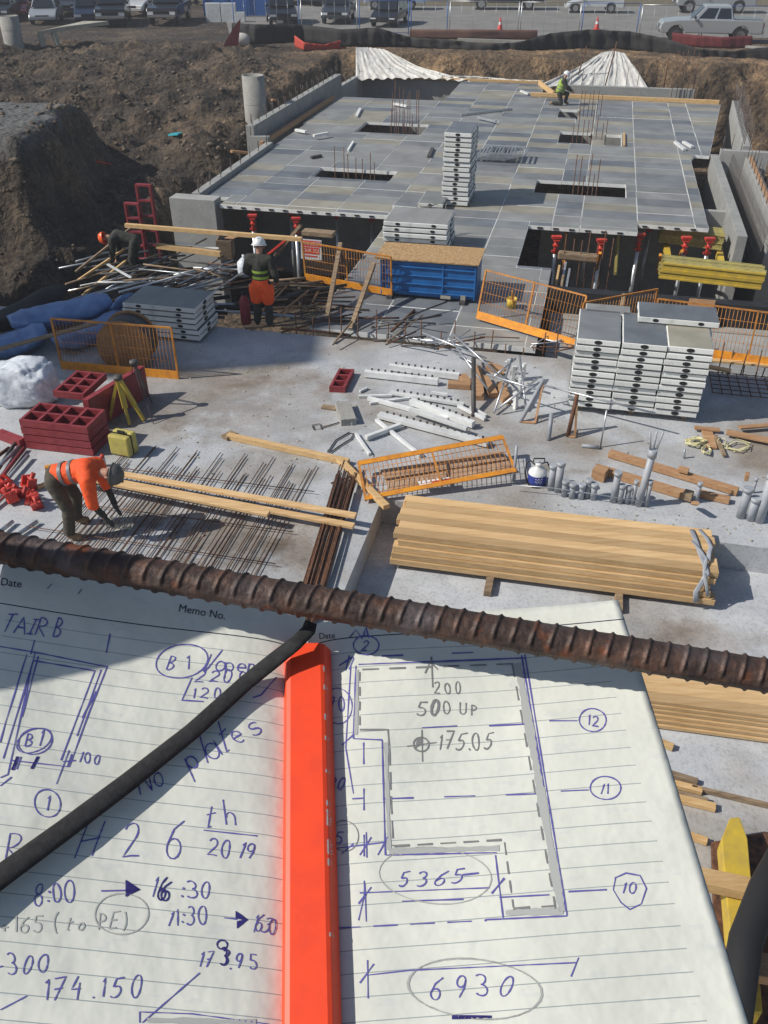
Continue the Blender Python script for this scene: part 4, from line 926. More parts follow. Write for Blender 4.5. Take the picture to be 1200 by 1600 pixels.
for i, (x, y) in enumerate(((858, 505), (868, 500), (846, 515), (874, 510), (864, 520))):
    single("upright_timber", MB().beam(at(x, y, -1.0), at(x + 16, y - 90, -.1), .05, .05), (WOOD, GALV, RUST, GALV, WOODO)[i], ("pale wooden", "bright steel", "rusty", "second bright steel", "dull wooden")[i] + " upright in the corner of the trench by the orange barrier", "upright")
yc = thing("yellow_bucket", "small yellow container on the deck right of blue bin", "bucket", at(799, 480))
L(MB().lathe((0, 0, 0), [(0, 0), (.09, 0), (.11, .2), (.12, .2), (.1, .02), (0, .02)], 14), "pail", YEL, yc); L(MB().tube([(-.11, 0, .2), (-.06, 0, .27), (.06, 0, .27), (.11, 0, .2)], .008, 6), "handle", STEELD, yc)
lone("orange_rail", at(800, 455, .55), at(803, 478, 0), .04, .04, ORG, "orange post standing by the yellow container", "post")
lone("timber_post", at(957, 545, 0), at(975, 460, .75), .07, .07, WOODO, "pale post rising behind the crosswise panel", "post", "raking posts")
# ================================================================== LUMBER STACKS
def lumber(c0, c1, z0, rows_, per, w, h, label, group, v0, skew=0, step=0, topdrop=0):
    """boards from c0 to c1 (world ends of the front bottom board), rows upward and backward"""
    c0, c1 = Vector(c0), Vector(c1); x = (c1 - c0).normalized(); y = Vector((-x.y, x.x, 0)); n = 0
    for r_ in range(rows_):
        for k in range(per):
            if r_ < rows_ - 1 and 0 < k < per - 1 and False: continue
            e0, e1 = random.uniform(-.03, .07), random.uniform(-.09, .06) - step * (r_ % 2) * .1
            o = y * ((w + .004) * k + w / 2 + skew * r_ + random.uniform(-.006, .006)) + Z * (z0 - c0.z + h * (r_ + .5) + .002 * r_)
            lone("lumber_board", c0 + o + x * e0, c1 + o + x * e1, w, h, WOODL, label, "lumber", group, .006)
a0, a1 = at(612, 890, -.42), at(1112, 955, -.42)
lumber(a0, a1, -.33, 5, 6, .155, .088, "pale board in the big banded lumber stack", "boards in the big stack", 0, skew=.028)
for i, f in enumerate((.32, .72)):
    c = a0 + (a1 - a0) * f; lone("dunnage", c - D(.0, .3, -.045), c + D(0, 1.0, .045), .1, .09, WOODO, ("left", "right")[i] + " bearer sticking out under the big lumber stack", "bearer")
# straps
sx = (a1 - a0).normalized(); syy = Vector((-sx.y, sx.x, 0)); se = a1 - sx * .16
st = thing("strapping", "torn grey strapping hanging at the right end of the big stack", "strap", se)
def stp(off, pts, w):
    b = MB(); b.tube([a1 - sx * off + syy * y_ + Z * z_ + sx * x_ for x_, y_, z_ in pts], w, 6, flat=.12); return b.build("band", GREY, st)
stp(.22, ((-.06, .98, .56), (-.03, .75, .565), (0, .5, .56), (.04, .22, .565), (.06, .07, .55), (.02, .03, .42), (-.03, .0, .28), (-.01, -.04, .14)), .035)
stp(.10, ((-.08, 1.0, .56), (0, .8, .57), (.03, .6, .58), (-.01, .45, .6), (-.03, .3, .575)), .03)
stp(.30, ((.0, .7, .57), (.08, .5, .59), (.14, .3, .6), (.1, .06, .55), (.16, .02, .38), (.2, -.02, .25)), .022)
single("wood_chip", MB().beam(at(853, 880, -.1), at(860, 886, -.2), .04, .06), WOODL, "small splinter sticking out of the big lumber stack front", "chip")
b0, b1 = at(940, 1128, -.42), at(1330, 1180, -.42)
lumber(b0, b1, -.40, 6, 5, .14, .05, "pale board in the second lumber stack by the notebook edge", "boards in the second stack", 0, skew=.02)
GS = "stick ends poking out beside notebook"
for i, (a, b, w) in enumerate((((1000, 1148), (1052, 1168), .07), ((1000, 1195), (1090, 1222), .06), ((1000, 1212), (1097, 1236), .07), ((1010, 1228), (1106, 1252), .05), ((1020, 1238), (1118, 1262), .08), ((1080, 1230), (1215, 1262), .035), ((1060, 1300), (1105, 1315), .06))):
    lone("timber_batten", at(*a, -.38), at(*b, -.38), w, .06, WOODO if i % 2 else WOOD, ("batten just below the second lumber stack", "first of the batten ends under the gap", "second batten end, slightly longer", "third batten end in the group", "lowest thick batten end", "long thin lath reaching the right edge", "batten end beside yellow form beam")[i], "batten", GS)
def px_slab(name, pts, z0, z1, m, label, cat): return single(name, MB().prism([at(*p, z0) for p in pts], (0, 0, 0), (0, 0, z1 - z0)), m, label, cat, bevel=.008)
px_slab("yellow_form_beam", ((1120, 1330), (1133, 1298), (1148, 1296), (1160, 1330), (1182, 1600), (1142, 1600)), -.3, -.1, YEL, "rounded yellow beam end at the lower right corner", "beam")
lone("cross_timber", at(1090, 1372, .0), at(1230, 1402, .0), .16, .12, WOOD, "grey brown timber crossing over the yellow beam end", "timber")
lone("cross_timber", at(1120, 1500, .05), at(1230, 1520, .05), .2, .12, WOODD, "brown timber in the bottom right corner", "timber")
px_slab("dark_steel_plate", ((1110, 1320), (1220, 1300), (1220, 1640), (1120, 1640)), -.41, -.36, RUST, "rusty dark plate under the yellow beam end", "plate")
single("black_hose", MB().tube([at(1230, 1325, .25), at(1195, 1390, .28), at(1165, 1470, .28), at(1140, 1640, .25)], .13, 12), BLACK, "thick black hose crossing the lower right corner", "hose")
# small debris
deb = MB(); rd = random.Random(11)
for i in range(420):
    x, y = rd.choice(((rd.gauss(600, 150), rd.uniform(560, 720)), (rd.gauss(900, 160), rd.uniform(590, 850)), (rd.uniform(250, 560), rd.uniform(540, 840)), (rd.uniform(620, 1200), rd.uniform(790, 840))))
    z = 0
    p = at(x, y, 0)
    if p.x * sin(AZ) + p.y * cos(AZ) < 10.1 and (p.x * cos(AZ) - p.y * sin(AZ)) > -2.35: continue
    s = rd.uniform(.006, .022); deb.box(p + Z * s * .4, (s * rd.uniform(.6, 2.5), s, s * .7), Matrix.Rotation(rd.uniform(0, 3), 3, 'Z'))
deb.build("grit", STONE)["kind"] = "stuff"
bpy.data.objects["grit"]["label"] = "grit and crumbs scattered over the upper slab"
# deck clutter
fr = thing("frame_bundle", "bundle of small aluminium frames right of the tower", "frames", at(775, 240)); 
for i in range(6):
    c = at(765 + i * 6, 243 - i * 1.5, .1 + .04 * i); b = MB()
    for y in (-.5, .5): b.beam(c + D(-.6, y, 0), c + D(.6, y, 0), .04, .05)
    for x in (-.6, -.2, .2, .6): b.beam(c + D(x, -.5, 0), c + D(x, .5, 0), .04, .045)
    b.build("frame", GALV, fr)
for i, (a, b, z, m, lab) in enumerate((((544, 235), (552, 222), .04, ALU, "white bar lying on the left of deck"), ((557, 182), (563, 170), .05, ALU, "small pale bar near the far left corner"), ((1055, 222), (1070, 234), .05, WHITE, "white piece lying on the right side of deck"), ((1068, 222), (1082, 230), .05, WHITE, "smaller white piece beside it on the right of deck"), ((670, 245), (676, 232), .04, STEELD, "dark bar lying left of the tower"), ((720, 180), (800, 170), .05, GALV, "long thin bar near the far middle of deck"), ((616, 162), (636, 166), .1, WHITE, "white offcut by the bay corner"), ((486, 246), (502, 243), .05, STEELD, "dark scrap on the left of deck"), ((490, 212), (512, 208), .15, ALU, "pale clamp lump near left edge board"), ((746, 183), (775, 190), .1, GALV, "short thin tube at far middle of deck"), ((462, 203), (478, 206), .1, ALU, "white fitting on left edge board"), ((814, 142), (826, 147), .06, WHITE, "white scrap left of the kneeling worker"))):
    lone("deck_scrap", at(*a, z), at(*b, z), .12 if i not in (0, 5, 9) else .07, .08, m, lab, "scrap")
single("tie_wires", (lambda b: [b.tube([at(640 + rd.uniform(-20, 60), 372, .05), at(650 + rd.uniform(-10, 50), 330, .6), at(660 + rd.uniform(-10, 40), 318, .8)], .01, 5) for i in range(9)][0] and b)(MB()), STONE, "tangle of pale tie wires over the low stack", "wires")
# ================================================================== PEOPLE
def skin_mesh(nodes, edges, name, m, parent, sub=2, root=0, smooth=True):
    """nodes: list of (point, radius); grown with a Skin modifier and baked to a mesh"""
    me = bpy.data.meshes.new("sk"); me.from_pydata([tuple(p) for p, r in nodes], edges, []); o = bpy.data.objects.new("sk", me); COL.objects.link(o)
    sk = o.modifiers.new("s", 'SKIN'); sk.use_smooth_shade = True
    for i, (p, r) in enumerate(nodes):
        sv = me.skin_vertices[0].data[i]; sv.radius = r if isinstance(r, tuple) else (r, r); sv.use_root = (i == root)
    ss = o.modifiers.new("u", 'SUBSURF'); ss.levels = sub; ss.render_levels = sub
    dg = bpy.context.evaluated_depsgraph_get(); nm = bpy.data.meshes.new_from_object(o.evaluated_get(dg)); bpy.data.objects.remove(o)
    nm.name = name; nm.materials.clear(); nm.materials.append(m)
    r = bpy.data.objects.new(name, nm); COL.objects.link(r); r.parent = parent; XF[r.name] = XF[parent.name]
    for p in nm.polygons: p.use_smooth = True
    return r
def cloth_mesh(nodes, edges, name, m, parent, vox=.014, it=5):
    """clothing: rounded tapering limbs fused into one surface by a voxel remesh"""
    b = MB()
    for i, (p, r) in enumerate(nodes): b.ball(p, r if not isinstance(r, tuple) else r[0], 16)
    for i, j in edges:
        (p, r1), (q, r2) = nodes[i], nodes[j]; p, q = Vector(p), Vector(q)
        if (q - p).length > .01: b.tube([p.lerp(q, k / 6) for k in range(7)], [r1 + (r2 - r1) * k / 6 for k in range(7)], 18)
    me = bpy.data.meshes.new("ck"); me.from_pydata([tuple(p) for p in b.v], [], b.f); o = bpy.data.objects.new("ck", me); COL.objects.link(o)
    rm = o.modifiers.new("r", 'REMESH'); rm.mode = 'VOXEL'; rm.voxel_size = vox
    sm = o.modifiers.new("s", 'SMOOTH'); sm.factor = .5; sm.iterations = it
    dg = bpy.context.evaluated_depsgraph_get(); nm = bpy.data.meshes.new_from_object(o.evaluated_get(dg)); bpy.data.objects.remove(o)
    nm.name = name; nm.materials.clear(); nm.materials.append(m)
    for v in nm.vertices:      # cloth folds
        c = v.co; w = .006 * noise.noise(c * 14) + .010 * (abs(noise.noise(Vector((c.x * 7, c.y * 7, c.z * 16)))) - .25); v.co = c + v.normal * w
    for p in nm.polygons: p.use_smooth = True
    r = bpy.data.objects.new(name, nm); COL.objects.link(r); r.parent = parent; XF[r.name] = XF[parent.name]
    return r
def person(label, loc, rz, J, hel, top, pants, boots, gloves=None, vest=None, tape=None, shortsleeve=False, hips=None, scale=1):
    t = thing("person", label, "person", loc, rz); t.scale = (scale,) * 3
    V = {k: Vector(p) for k, p in J.items()}
    N = []; Ed = []; ix = {}
    def n(k, p, r): ix[k] = len(N); N.append((Vector(p), r)); return ix[k]
    def e(a, b): Ed.append((ix[a], ix[b]))
    n('pel', V['pel'], .095); n('spine', (V['pel'] + V['chest']) / 2, .09); n('chest', V['chest'], .10); n('neck', V['neck'], .055); n('jaw', V['neck'].lerp(V['head'], .55), .07); n('head', V['head'], .095)
    e('pel', 'spine'); e('spine', 'chest'); e('chest', 'neck'); e('neck', 'jaw'); e('jaw', 'head')
    for s in 'LR':
        n('sh' + s, V['sh' + s], .04); n('el' + s, V['el' + s], .036); n('wr' + s, V['wr' + s], .03); e('chest', 'sh' + s); e('sh' + s, 'el' + s); e('el' + s, 'wr' + s)
        fd = (V['wr' + s] - V['el' + s]).normalized(); sd_ = fd.cross(Vector((1, 0, 0))); sd_ = sd_.normalized() if sd_.length > .1 else Vector((0, 1, 0))
        n('pm' + s, V['wr' + s] + fd * .07, (.036, .02)); e('wr' + s, 'pm' + s)
        for i in range(4):
            k = (i - 1.5) * .02; ln = (.065, .08, .075, .055)[i]
            a = V['wr' + s] + fd * .10 + sd_ * k; b = a + fd * ln * .5 + Vector((.01, 0, -.004)); c = b + fd * ln * .4 + Vector((.012, 0, -.018))
            n('f%d' % i + s, a, .0095); n('g%d' % i + s, b, .0085); n('h%d' % i + s, c, .0075); e('pm' + s, 'f%d' % i + s); e('f%d' % i + s, 'g%d' % i + s); e('g%d' % i + s, 'h%d' % i + s)
        a = V['wr' + s] + fd * .04 + sd_ * .04; n('t1' + s, a, .011); n('t2' + s, a + fd * .035 + sd_ * .018, .009); e('wr' + s, 't1' + s); e('t1' + s, 't2' + s)
        n('hip' + s, V['hip' + s], .095); n('kn' + s, V['kn' + s], .06); n('ca' + s, V['kn' + s].lerp(V['an' + s], .35), .056); n('an' + s, V['an' + s], .038); n('to' + s, V['to' + s], (.042, .03))
        e('pel', 'hip' + s); e('hip' + s, 'kn' + s); e('kn' + s, 'ca' + s); e('ca' + s, 'an' + s); e('an' + s, 'to' + s)
    body = skin_mesh(N, Ed, "body", SKIN, t, 2)
    def shell(name, keys, es, m, grow, over={}):
        nn = []; ii = {}
        for k in keys:
            p, r = (over[k] if k in over else N[ix[k]]); ii[k] = len(nn); rr = r[0] if isinstance(r, tuple) else r; nn.append((p, rr + grow))
        return cloth_mesh(nn, [(ii[a], ii[b]) for a, b in es], name, m, t)
    cuff = {}
    for s in 'LR': cuff['wr' + s] = (V['el' + s].lerp(V['wr' + s], .12 if shortsleeve else .92), .034 if not shortsleeve else .05)
    shell("jacket", ['spine', 'chest', 'pel', 'shL', 'elL', 'wrL', 'shR', 'elR', 'wrR', 'neck'], [('pel', 'spine'), ('spine', 'chest'), ('chest', 'shL'), ('shL', 'elL'), ('elL', 'wrL'), ('chest', 'shR'), ('shR', 'elR'), ('elR', 'wrR'), ('chest', 'neck'), ('shL', 'shR')], top, .022,
          dict(cuff, neck=(V['chest'].lerp(V['neck'], .75), .06), pel=(V['pel'].lerp(V['chest'], .05), .125), spine=((V['pel'] + V['chest']) / 2, .125), chest=(V['chest'], .135), shL=(V['shL'], .078), shR=(V['shR'], .078), elL=(V['elL'], .055), elR=(V['elR'], .055)))
    if shortsleeve:
        for s in 'LR': shell("sleeve", ['el' + s, 'wr' + s], [('el' + s, 'wr' + s)], DARKC, .012)
    tr = shell("trousers", ['pel', 'hipL', 'knL', 'caL', 'anL', 'hipR', 'knR', 'caR', 'anR'], [('pel', 'hipL'), ('hipL', 'knL'), ('knL', 'caL'), ('caL', 'anL'), ('pel', 'hipR'), ('hipR', 'knR'), ('knR', 'caR'), ('caR', 'anR'), ('hipL', 'hipR')], pants, .024,
          {'pel': ((V['hipL'] + V['hipR']) / 2 + Vector((0, 0, .05)), .11), 'hipL': (V['hipL'], .085), 'hipR': (V['hipR'], .085), **{'an' + s: (V['kn' + s].lerp(V['an' + s], .88), .05) for s in 'LR'}})
    if hips:
        shell("shorts", ['pel', 'hipL', 'knL', 'hipR', 'knR'], [('pel', 'hipL'), ('hipL', 'knL'), ('pel', 'hipR'), ('hipR', 'knR')], hips, .045, {'pel': ((V['hipL'] + V['hipR']) / 2 + Vector((0, 0, .04)), .12), **{'hip' + s: (V['hip' + s].lerp(V['kn' + s], .2), .10) for s in 'LR'}, **{'kn' + s: (V['hip' + s].lerp(V['kn' + s], .75), .085) for s in 'LR'}})
    for s in 'LR':
        skin_mesh([(V['an' + s] + Vector((0, 0, .08)), .06), (V['an' + s] - Vector((0, 0, .015)), .058), (V['to' + s].lerp(V['an' + s], .3), (.052, .042)), (V['to' + s], (.05, .036))], [(0, 1), (1, 2), (2, 3)], "boot", boots, t)
        if gloves:
            pm, w = N[ix['pm' + s]][0], V['wr' + s]; gn = [(w, .04), (pm, (.046, .028))]; ge = [(0, 1)]
            for i in range(4):
                a = len(gn); gn += [(N[ix[q + str(i) + s]][0], .0125) for q in 'fgh']; ge += [(1, a), (a, a + 1), (a + 1, a + 2)]
            a = len(gn); gn += [(N[ix['t1' + s]][0], .016), (N[ix['t2' + s]][0], .013)]; ge += [(0, a), (a, a + 1)]
            skin_mesh(gn, ge, "glove", gloves, t)
    # safety vest bands
    up = (V['chest'] - V['pel']).normalized()
    if vest:
        shell("vest", ['spine', 'chest', 'pel'], [('pel', 'spine'), ('spine', 'chest')], vest, .05, {'pel': (V['pel'].lerp(V['chest'], .2), .135), 'spine': ((V['pel'] + V['chest']) / 2, .135), 'chest': (V['chest'], .14)})
    if tape:
        for f in (.3, .62):
            c = V['pel'].lerp(V['chest'], f); b = MB(); q = up.to_track_quat('Z', 'Y').to_matrix(); rr = .158 if not vest else .184
            b.lathe((0, 0, 0), [(rr, -.025), (rr + .004, 0), (rr, .025)], 24); b.v = [q @ p + c for p in b.v]; L(b, "reflective_band", tape, t)
        for s in 'LR':
            c = V['sh' + s].lerp(V['el' + s], .6); d = (V['el' + s] - V['sh' + s]).normalized(); q = d.to_track_quat('Z', 'Y').to_matrix(); b = MB().lathe((0, 0, 0), [(.072, -.02), (.074, 0), (.072, .02)], 16); b.v = [q @ p + c for p in b.v]; L(b, "reflective_band", tape, t)
    # helmet with peak, and a face
    hd = V['head']; hu = (V['head'] - V['neck']).normalized(); fw = Vector(J.get('face', (1, 0, 0))); fw = (fw - hu * fw.dot(hu)).normalized(); sdv = hu.cross(fw)
    Mh = Matrix((fw, sdv, hu)).transposed()
    b = MB().ball((0, 0, 0), .135, 20, (1.1, .92, 1.0), half=True); b.lathe((0, 0, 0), [(.125, .0), (.15, -.012), (.155, -.02), (.135, -.004)], 20)
    b.prism([Vector((.11, -.09, 0)), Vector((.19, -.05, -.015)), Vector((.2, 0, -.018)), Vector((.19, .05, -.015)), Vector((.11, .09, 0))], (0, 0, -.012), (0, 0, .0))
    b.beam((-.1, 0, .105), (.1, 0, .11), .03, .03)
    b.v = [Mh @ p + hd + hu * .035 for p in b.v]; L(b, "helmet", hel, t)
    b = MB()
    b.ball((.108, 0, -.03), .02, 8, (1.2, .7, 1.4)); b.ball((.1, 0, -.075), .02, 8, (.6, 1.3, .4))
    for s in (-1, 1): b.ball((0, s * .098, -.02), .026, 8, (.8, .4, 1.3))
    b.v = [Mh @ p + hd for p in b.v]; L(b, "face_features", SKIN, t)
    b = MB(); 
    for s in (-1, 1): b.ball((.098, s * .035, -.005), .012, 8)
    b.v = [Mh @ p + hd for p in b.v]; L(b, "eyes", BLACK, t)
    return t
# bending worker in orange (x = right, towards the mat)
bent = dict(pel=(-.12, 0, .90), chest=(.28, .0, 1.0), neck=(.46, 0, .97), head=(.60, 0, .95), face=(.1, 0, -1),
            shL=(.36, .19, .97), elL=(.40, .22, .66), wrL=(.50, .14, .40), shR=(.36, -.19, .94), elR=(.38, -.24, .64), wrR=(.47, -.16, .38),
            hipL=(-.13, .12, .86), knL=(-.02, .17, .48), anL=(-.10, .20, .08), toL=(.07, .22, .045), hipR=(-.13, -.12, .86), knR=(.0, -.15, .47), anR=(-.06, -.17, .08), toR=(.11, -.18, .045))
person("worker in orange hi vis shirt and grey helmet bending over the rebar mat", at(119, 843, 0) + Vector((0, .17, 0)), R(-4), bent, HELG, HIVO, OLIVE, BOOT, GLOVE, None, REFL, True, scale=1.02)
b_ = at(185, 822, .1)
single("tool_bucket_scrap", (lambda b: [b.tube([b_ + Vector((rd.uniform(-.15, .25), rd.uniform(-.15, .15), .03)), b_ + Vector((rd.uniform(-.15, .25), rd.uniform(-.15, .15), .08))], .008, 5) for i in range(18)][0] and b)(MB()), STONE, "loose bunch of pale wire ties under the bending worker's hands", "wires")
stand = dict(pel=(0, 0, .95), chest=(.03, 0, 1.30), neck=(.05, 0, 1.50), head=(.08, 0, 1.64), face=(1, 0, -.25),
             shL=(.03, .2, 1.40), elL=(.06, .30, 1.14), wrL=(.24, .22, .98), shR=(.03, -.2, 1.40), elR=(.0, -.30, 1.13), wrR=(.16, -.27, .93),
             hipL=(0, .11, .9), knL=(.05, .13, .5), anL=(0, .14, .09), toL=(.17, .17, .045), hipR=(0, -.11, .9), knR=(.02, -.12, .5), anR=(-.06, -.13, .09), toR=(.11, -.15, .045))
person("worker in dark jacket, green vest straps and orange shorts standing by pipe heap", at(413, 513, 0) + Vector((0, .05, 0)), R(80), stand, HELW, DARKC, DARKC, BOOT, None, None, HIVY, False, HIVO)
kneel = dict(pel=(0, 0, .52), chest=(.12, 0, .86), neck=(.17, 0, 1.05), head=(.22, 0, 1.17), face=(1, 0, -.4),
             shL=(.13, .19, .96), elL=(.27, .24, .72), wrL=(.46, .14, .62), shR=(.13, -.19, .96), elR=(.27, -.24, .72), wrR=(.48, -.12, .58),
             hipL=(0, .11, .48), knL=(.36, .15, .42), anL=(.30, .16, .08), toL=(.46, .17, .045), hipR=(0, -.11, .48), knR=(.12, -.13, .08), anR=(-.28, -.13, .10), toR=(-.40, -.13, .05))
person("worker in white helmet and yellow green vest kneeling at the far deck edge", at(872, 164, 0), R(-6), kneel, HELW, DARKC, DARKC, BOOT, None, HIVY, REFL, False)
crouch = dict(bent)
person("worker with an orange helmet bending down behind the pipe heap, facing the bank", at(212, 432, -.15), R(176), crouch, HELO, DARKC, DARKC, BOOT, None, None, None, False, scale=.95)
# extinguisher beside the standing worker
ex = thing("red_cylinder", "dark red gas cylinder standing left of the helmeted worker", "cylinder", at(385, 505))
L(MB().lathe((0, 0, 0), [(0, 0), (.1, 0), (.105, .05), (.105, .48), (.05, .58), (.03, .6), (0, .6)], 18), "bottle", REDF, ex); L(MB().lathe((0, 0, 0), [(.03, .58), (.035, .66), (0, .66)], 12).beam((0, 0, .65), (.12, 0, .63), .02, .02), "valve", BLACK, ex)
# ================================================================== CARS
def paint(name, c, c2=None):
    m = mat(name, c, .32, .35, spec=.6); 
    m.node_tree.nodes["Principled BSDF"].inputs["Coat Weight"].default_value = .6; return m
CW, CS, CK, CD, CR_, CB = paint("car_white", (.72, .73, .72)), paint("car_silver", (.42, .44, .45)), paint("car_black", (.012, .013, .015)), paint("car_dark_grey", (.045, .055, .065)), paint("car_red", (.40, .02, .03)), paint("car_navy", (.015, .025, .06))
def car(kind, label, loc, rz, pm, group="vehicles parked beyond the pit", cover=None):
    """x forward, y left"""
    t = thing({"pickup": "pickup_truck", "hatch": "parked_car", "suv": "parked_suv"}[kind], label, {"pickup": "pickup truck", "hatch": "car", "suv": "suv"}[kind], loc, rz, group)
    if kind == "pickup": Ln, Wd, wb, wr, sill, belt, roof = 5.7, 1.95, 3.6, .40, .48, 1.18, 1.85
    elif kind == "suv": Ln, Wd, wb, wr, sill, belt, roof = 4.6, 1.85, 2.75, .36, .36, 1.05, 1.70
    else: Ln, Wd, wb, wr, sill, belt, roof = 4.2, 1.75, 2.6, .32, .28, .90, 1.47
    xf, xr = wb / 2 + .12, -wb / 2 + .12; F_, B_ = Ln / 2, -Ln / 2
    def arch(x): return [(x + (wr + .07) * cos(a), max(sill, wr + (wr + .07) * sin(a))) for a in [R(d) for d in range(170, 9, -20)]][::-1]
    hood = belt - (.10 if kind != "pickup" else .08)
    prof = [(F_ - .05, sill)] + [(x, z) for x, z in arch(xf)] + [(x, z) for x, z in arch(xr)] + [(B_ + .04, sill), (B_, sill + .25), (B_ + .02, belt - .02), (B_ + .08, belt)]
    if kind == "pickup": prof += [(.9, belt), (F_ - .9, hood + .04), (F_ - .12, hood - .06), (F_, hood - .25), (F_, sill + .1)]
    else: prof += [(.95, belt), (F_ - .65, hood - .04), (F_ - .15, hood - .2), (F_, hood - .42), (F_, sill + .1)]
    # fix ordering: arches are traced front to back along the bottom
    bm_ = MB().prism([Vector((x, 0, z)) for x, z in prof], (0, -Wd / 2, 0), (0, Wd / 2, 0)); L(bm_, "body", pm, t, bevel=.05)
    # cabin
    if kind == "pickup": g0, g1, t0, t1 = -1.15, 1.15, -.95, .45
    elif kind == "suv": g0, g1, t0, t1 = B_ + .12, 1.15, B_ + .42, .35
    else: g0, g1, t0, t1 = B_ + .15, 1.1, B_ + .65, .3
    wi, wt = Wd / 2 - .06, Wd / 2 - .24
    def cab(gr, m, name, zt, z0):
        vs = [(g0 - gr, -wi - gr, z0), (g1 + gr, -wi - gr, z0), (g1 + gr, wi + gr, z0), (g0 - gr, wi + gr, z0), (t0 - gr, -wt - gr, zt), (t1 + gr, -wt - gr, zt), (t1 + gr, wt + gr, zt), (t0 - gr, wt + gr, zt)]
        return L(MB().add(vs, [(0, 3, 2, 1), (4, 5, 6, 7), (0, 1, 5, 4), (1, 2, 6, 5), (2, 3, 7, 6), (3, 0, 4, 7)]), name, m, t, bevel=.03)
    cab(0, pm, "cabin", roof, belt - .04)
    gs = MB()
    def quad(a, b, c, d, o): gs.add([Vector(p) + Vector(o) for p in (a, b, c, d)], [(0, 1, 2, 3)])
    for s in (-1, 1):
        P = lambda fx, fz: Vector(((g0 + (g1 - g0) * fx) * (1 - fz) + (t0 + (t1 - t0) * fx) * fz, s * (wi * (1 - fz) + wt * fz), (belt - .04) * (1 - fz) + roof * fz))
        for a, b in ((.06, .40), (.44, .88)) if kind != "pickup" else ((.05, .42), (.48, .88)):
            q = [P(a, .12), P(b, .12), P(b if b < .8 else b - .02, .84), P(a, .84)]; ww = MB().add([p + Vector((0, s * .012, .004)) for p in q], [(0, 1, 2, 3)] ); L(ww, "side_window", GLASS, t)
    wsn = MB().add([(g1 - .03, -wi + .1, belt + .05), (g1 - .03, wi - .1, belt + .05), (t1 + .07, wt - .06, roof - .08), (t1 + .07, -wt + .06, roof - .08)], [(0, 1, 2, 3)]); wsn.v = [p + Vector((.022, 0, .01)) for p in wsn.v]; L(wsn, "windscreen", GLASS, t)
    rw = MB().add([(g0 + .03, -wi + .12, belt + .08), (g0 + .03, wi - .12, belt + .08), (t0 - .05, wt - .08, roof - .1), (t0 - .05, -wt + .08, roof - .1)], [(0, 1, 2, 3)]); rw.v = [p + Vector((-.03, 0, .006)) for p in rw.v]; L(rw, "rear_window", GLASS, t)
    if kind == "pickup":
        L(MB().box(((B_ + g0) / 2 - .02, 0, belt + .0), (g0 - B_ - .2, Wd - .25, .06)), "bed_cover" if cover else "bed", cover or CD, t)
    for x in (xf, xr):
        for s in (-1, 1):
            w = MB().tube([(x, s * (Wd / 2 - .22), wr), (x, s * (Wd / 2 + .005), wr)], wr, 22); wo_ = L(w, "wheel", TYRE, t, bevel=.02)
            L(MB().tube([(x, s * (Wd / 2 - .05), wr), (x, s * (Wd / 2 + .012), wr)], wr * .62, 14), "rim", CHROME, wo_)
    for s in (-1, 1):
        L(MB().box((F_ - .03, s * (Wd / 2 - .25), hood - .33), (.1, .38, .16)), "headlight", LAMP, t); L(MB().box((B_ + .02, s * (Wd / 2 - .1), belt - .3), (.08, .14, .32)), "tail_light", TAIL, t)
        L(MB().box((1.0, s * (Wd / 2 + .08), belt + .1), (.1, .18, .14)), "mirror", CK, t)
    L(MB().box((F_ + .0, 0, sill + .12), (.14, Wd - .1, .18)), "front_bumper", CHROME if kind == "pickup" else pm, t, bevel=.02); L(MB().box((B_ - .02, 0, sill + .1), (.14, Wd - .1, .18)), "rear_bumper", CHROME if kind == "pickup" else pm, t, bevel=.02)
    L(MB().box((F_ + .01, 0, hood - .33), (.06, Wd * .5, .2)), "grille", CK, t)
    return t
def cat_(px, py): p = at(px, py, .525); return p
car("pickup", "silver pickup truck with dark bed cover parked nearest the fence, top right", cat_(1104, 64), R(170), CS, cover=CK)
car("pickup", "grey pickup truck partly hidden behind the silver one, top right corner", cat_(1112, 19), R(176), CS, cover=CW)
car("hatch", "white hatchback parked on the street at top right", cat_(927, 19), R(174), CW)
car("pickup", "black pickup truck cut by the top edge of the picture", cat_(790, 14), R(176), CK)
car("suv", "silver van cut by the top edge, left of the black pickup", cat_(617, 14), R(176), CS)
car("hatch", "dark car facing the fence with a shining headlight", cat_(610, 38), R(-105), CK)
car("suv", "dark blue car right of the parked one behind the black fabric", cat_(530, 33), R(-95), CD)
car("suv", "black car behind fabric nearest the white notice", cat_(440, 36), R(-80), CK)
car("suv", "dark car farthest back near the top centre", cat_(505, 6), R(-95), CD)
car("pickup", "large dark pickup with its front to the dirt ramp", cat_(268, 34), R(-90), CK)
car("suv", "white vehicle half hidden behind the large dark pickup", cat_(225, 22), R(-100), CW)
car("pickup", "brown black truck left of the white vehicle", cat_(180, 36), R(-80), CK)
car("suv", "navy car with bright chrome bumper near stone slab", cat_(142, 36), R(-75), CB)
car("suv", "green grey van with a pale windscreen at top left", cat_(108, 22), R(-80), CD)
car("hatch", "silver grey car parked second from the left corner", cat_(75, 34), R(-80), CS)
car("hatch", "red car in the upper left corner", cat_(36, 24), R(-85), CR_)
car("suv", "red topped car farthest away in the upper left", cat_(55, 4), R(-80), CR_)
car("suv", "black van filling the very top left corner", cat_(8, 30), R(-85), CK)
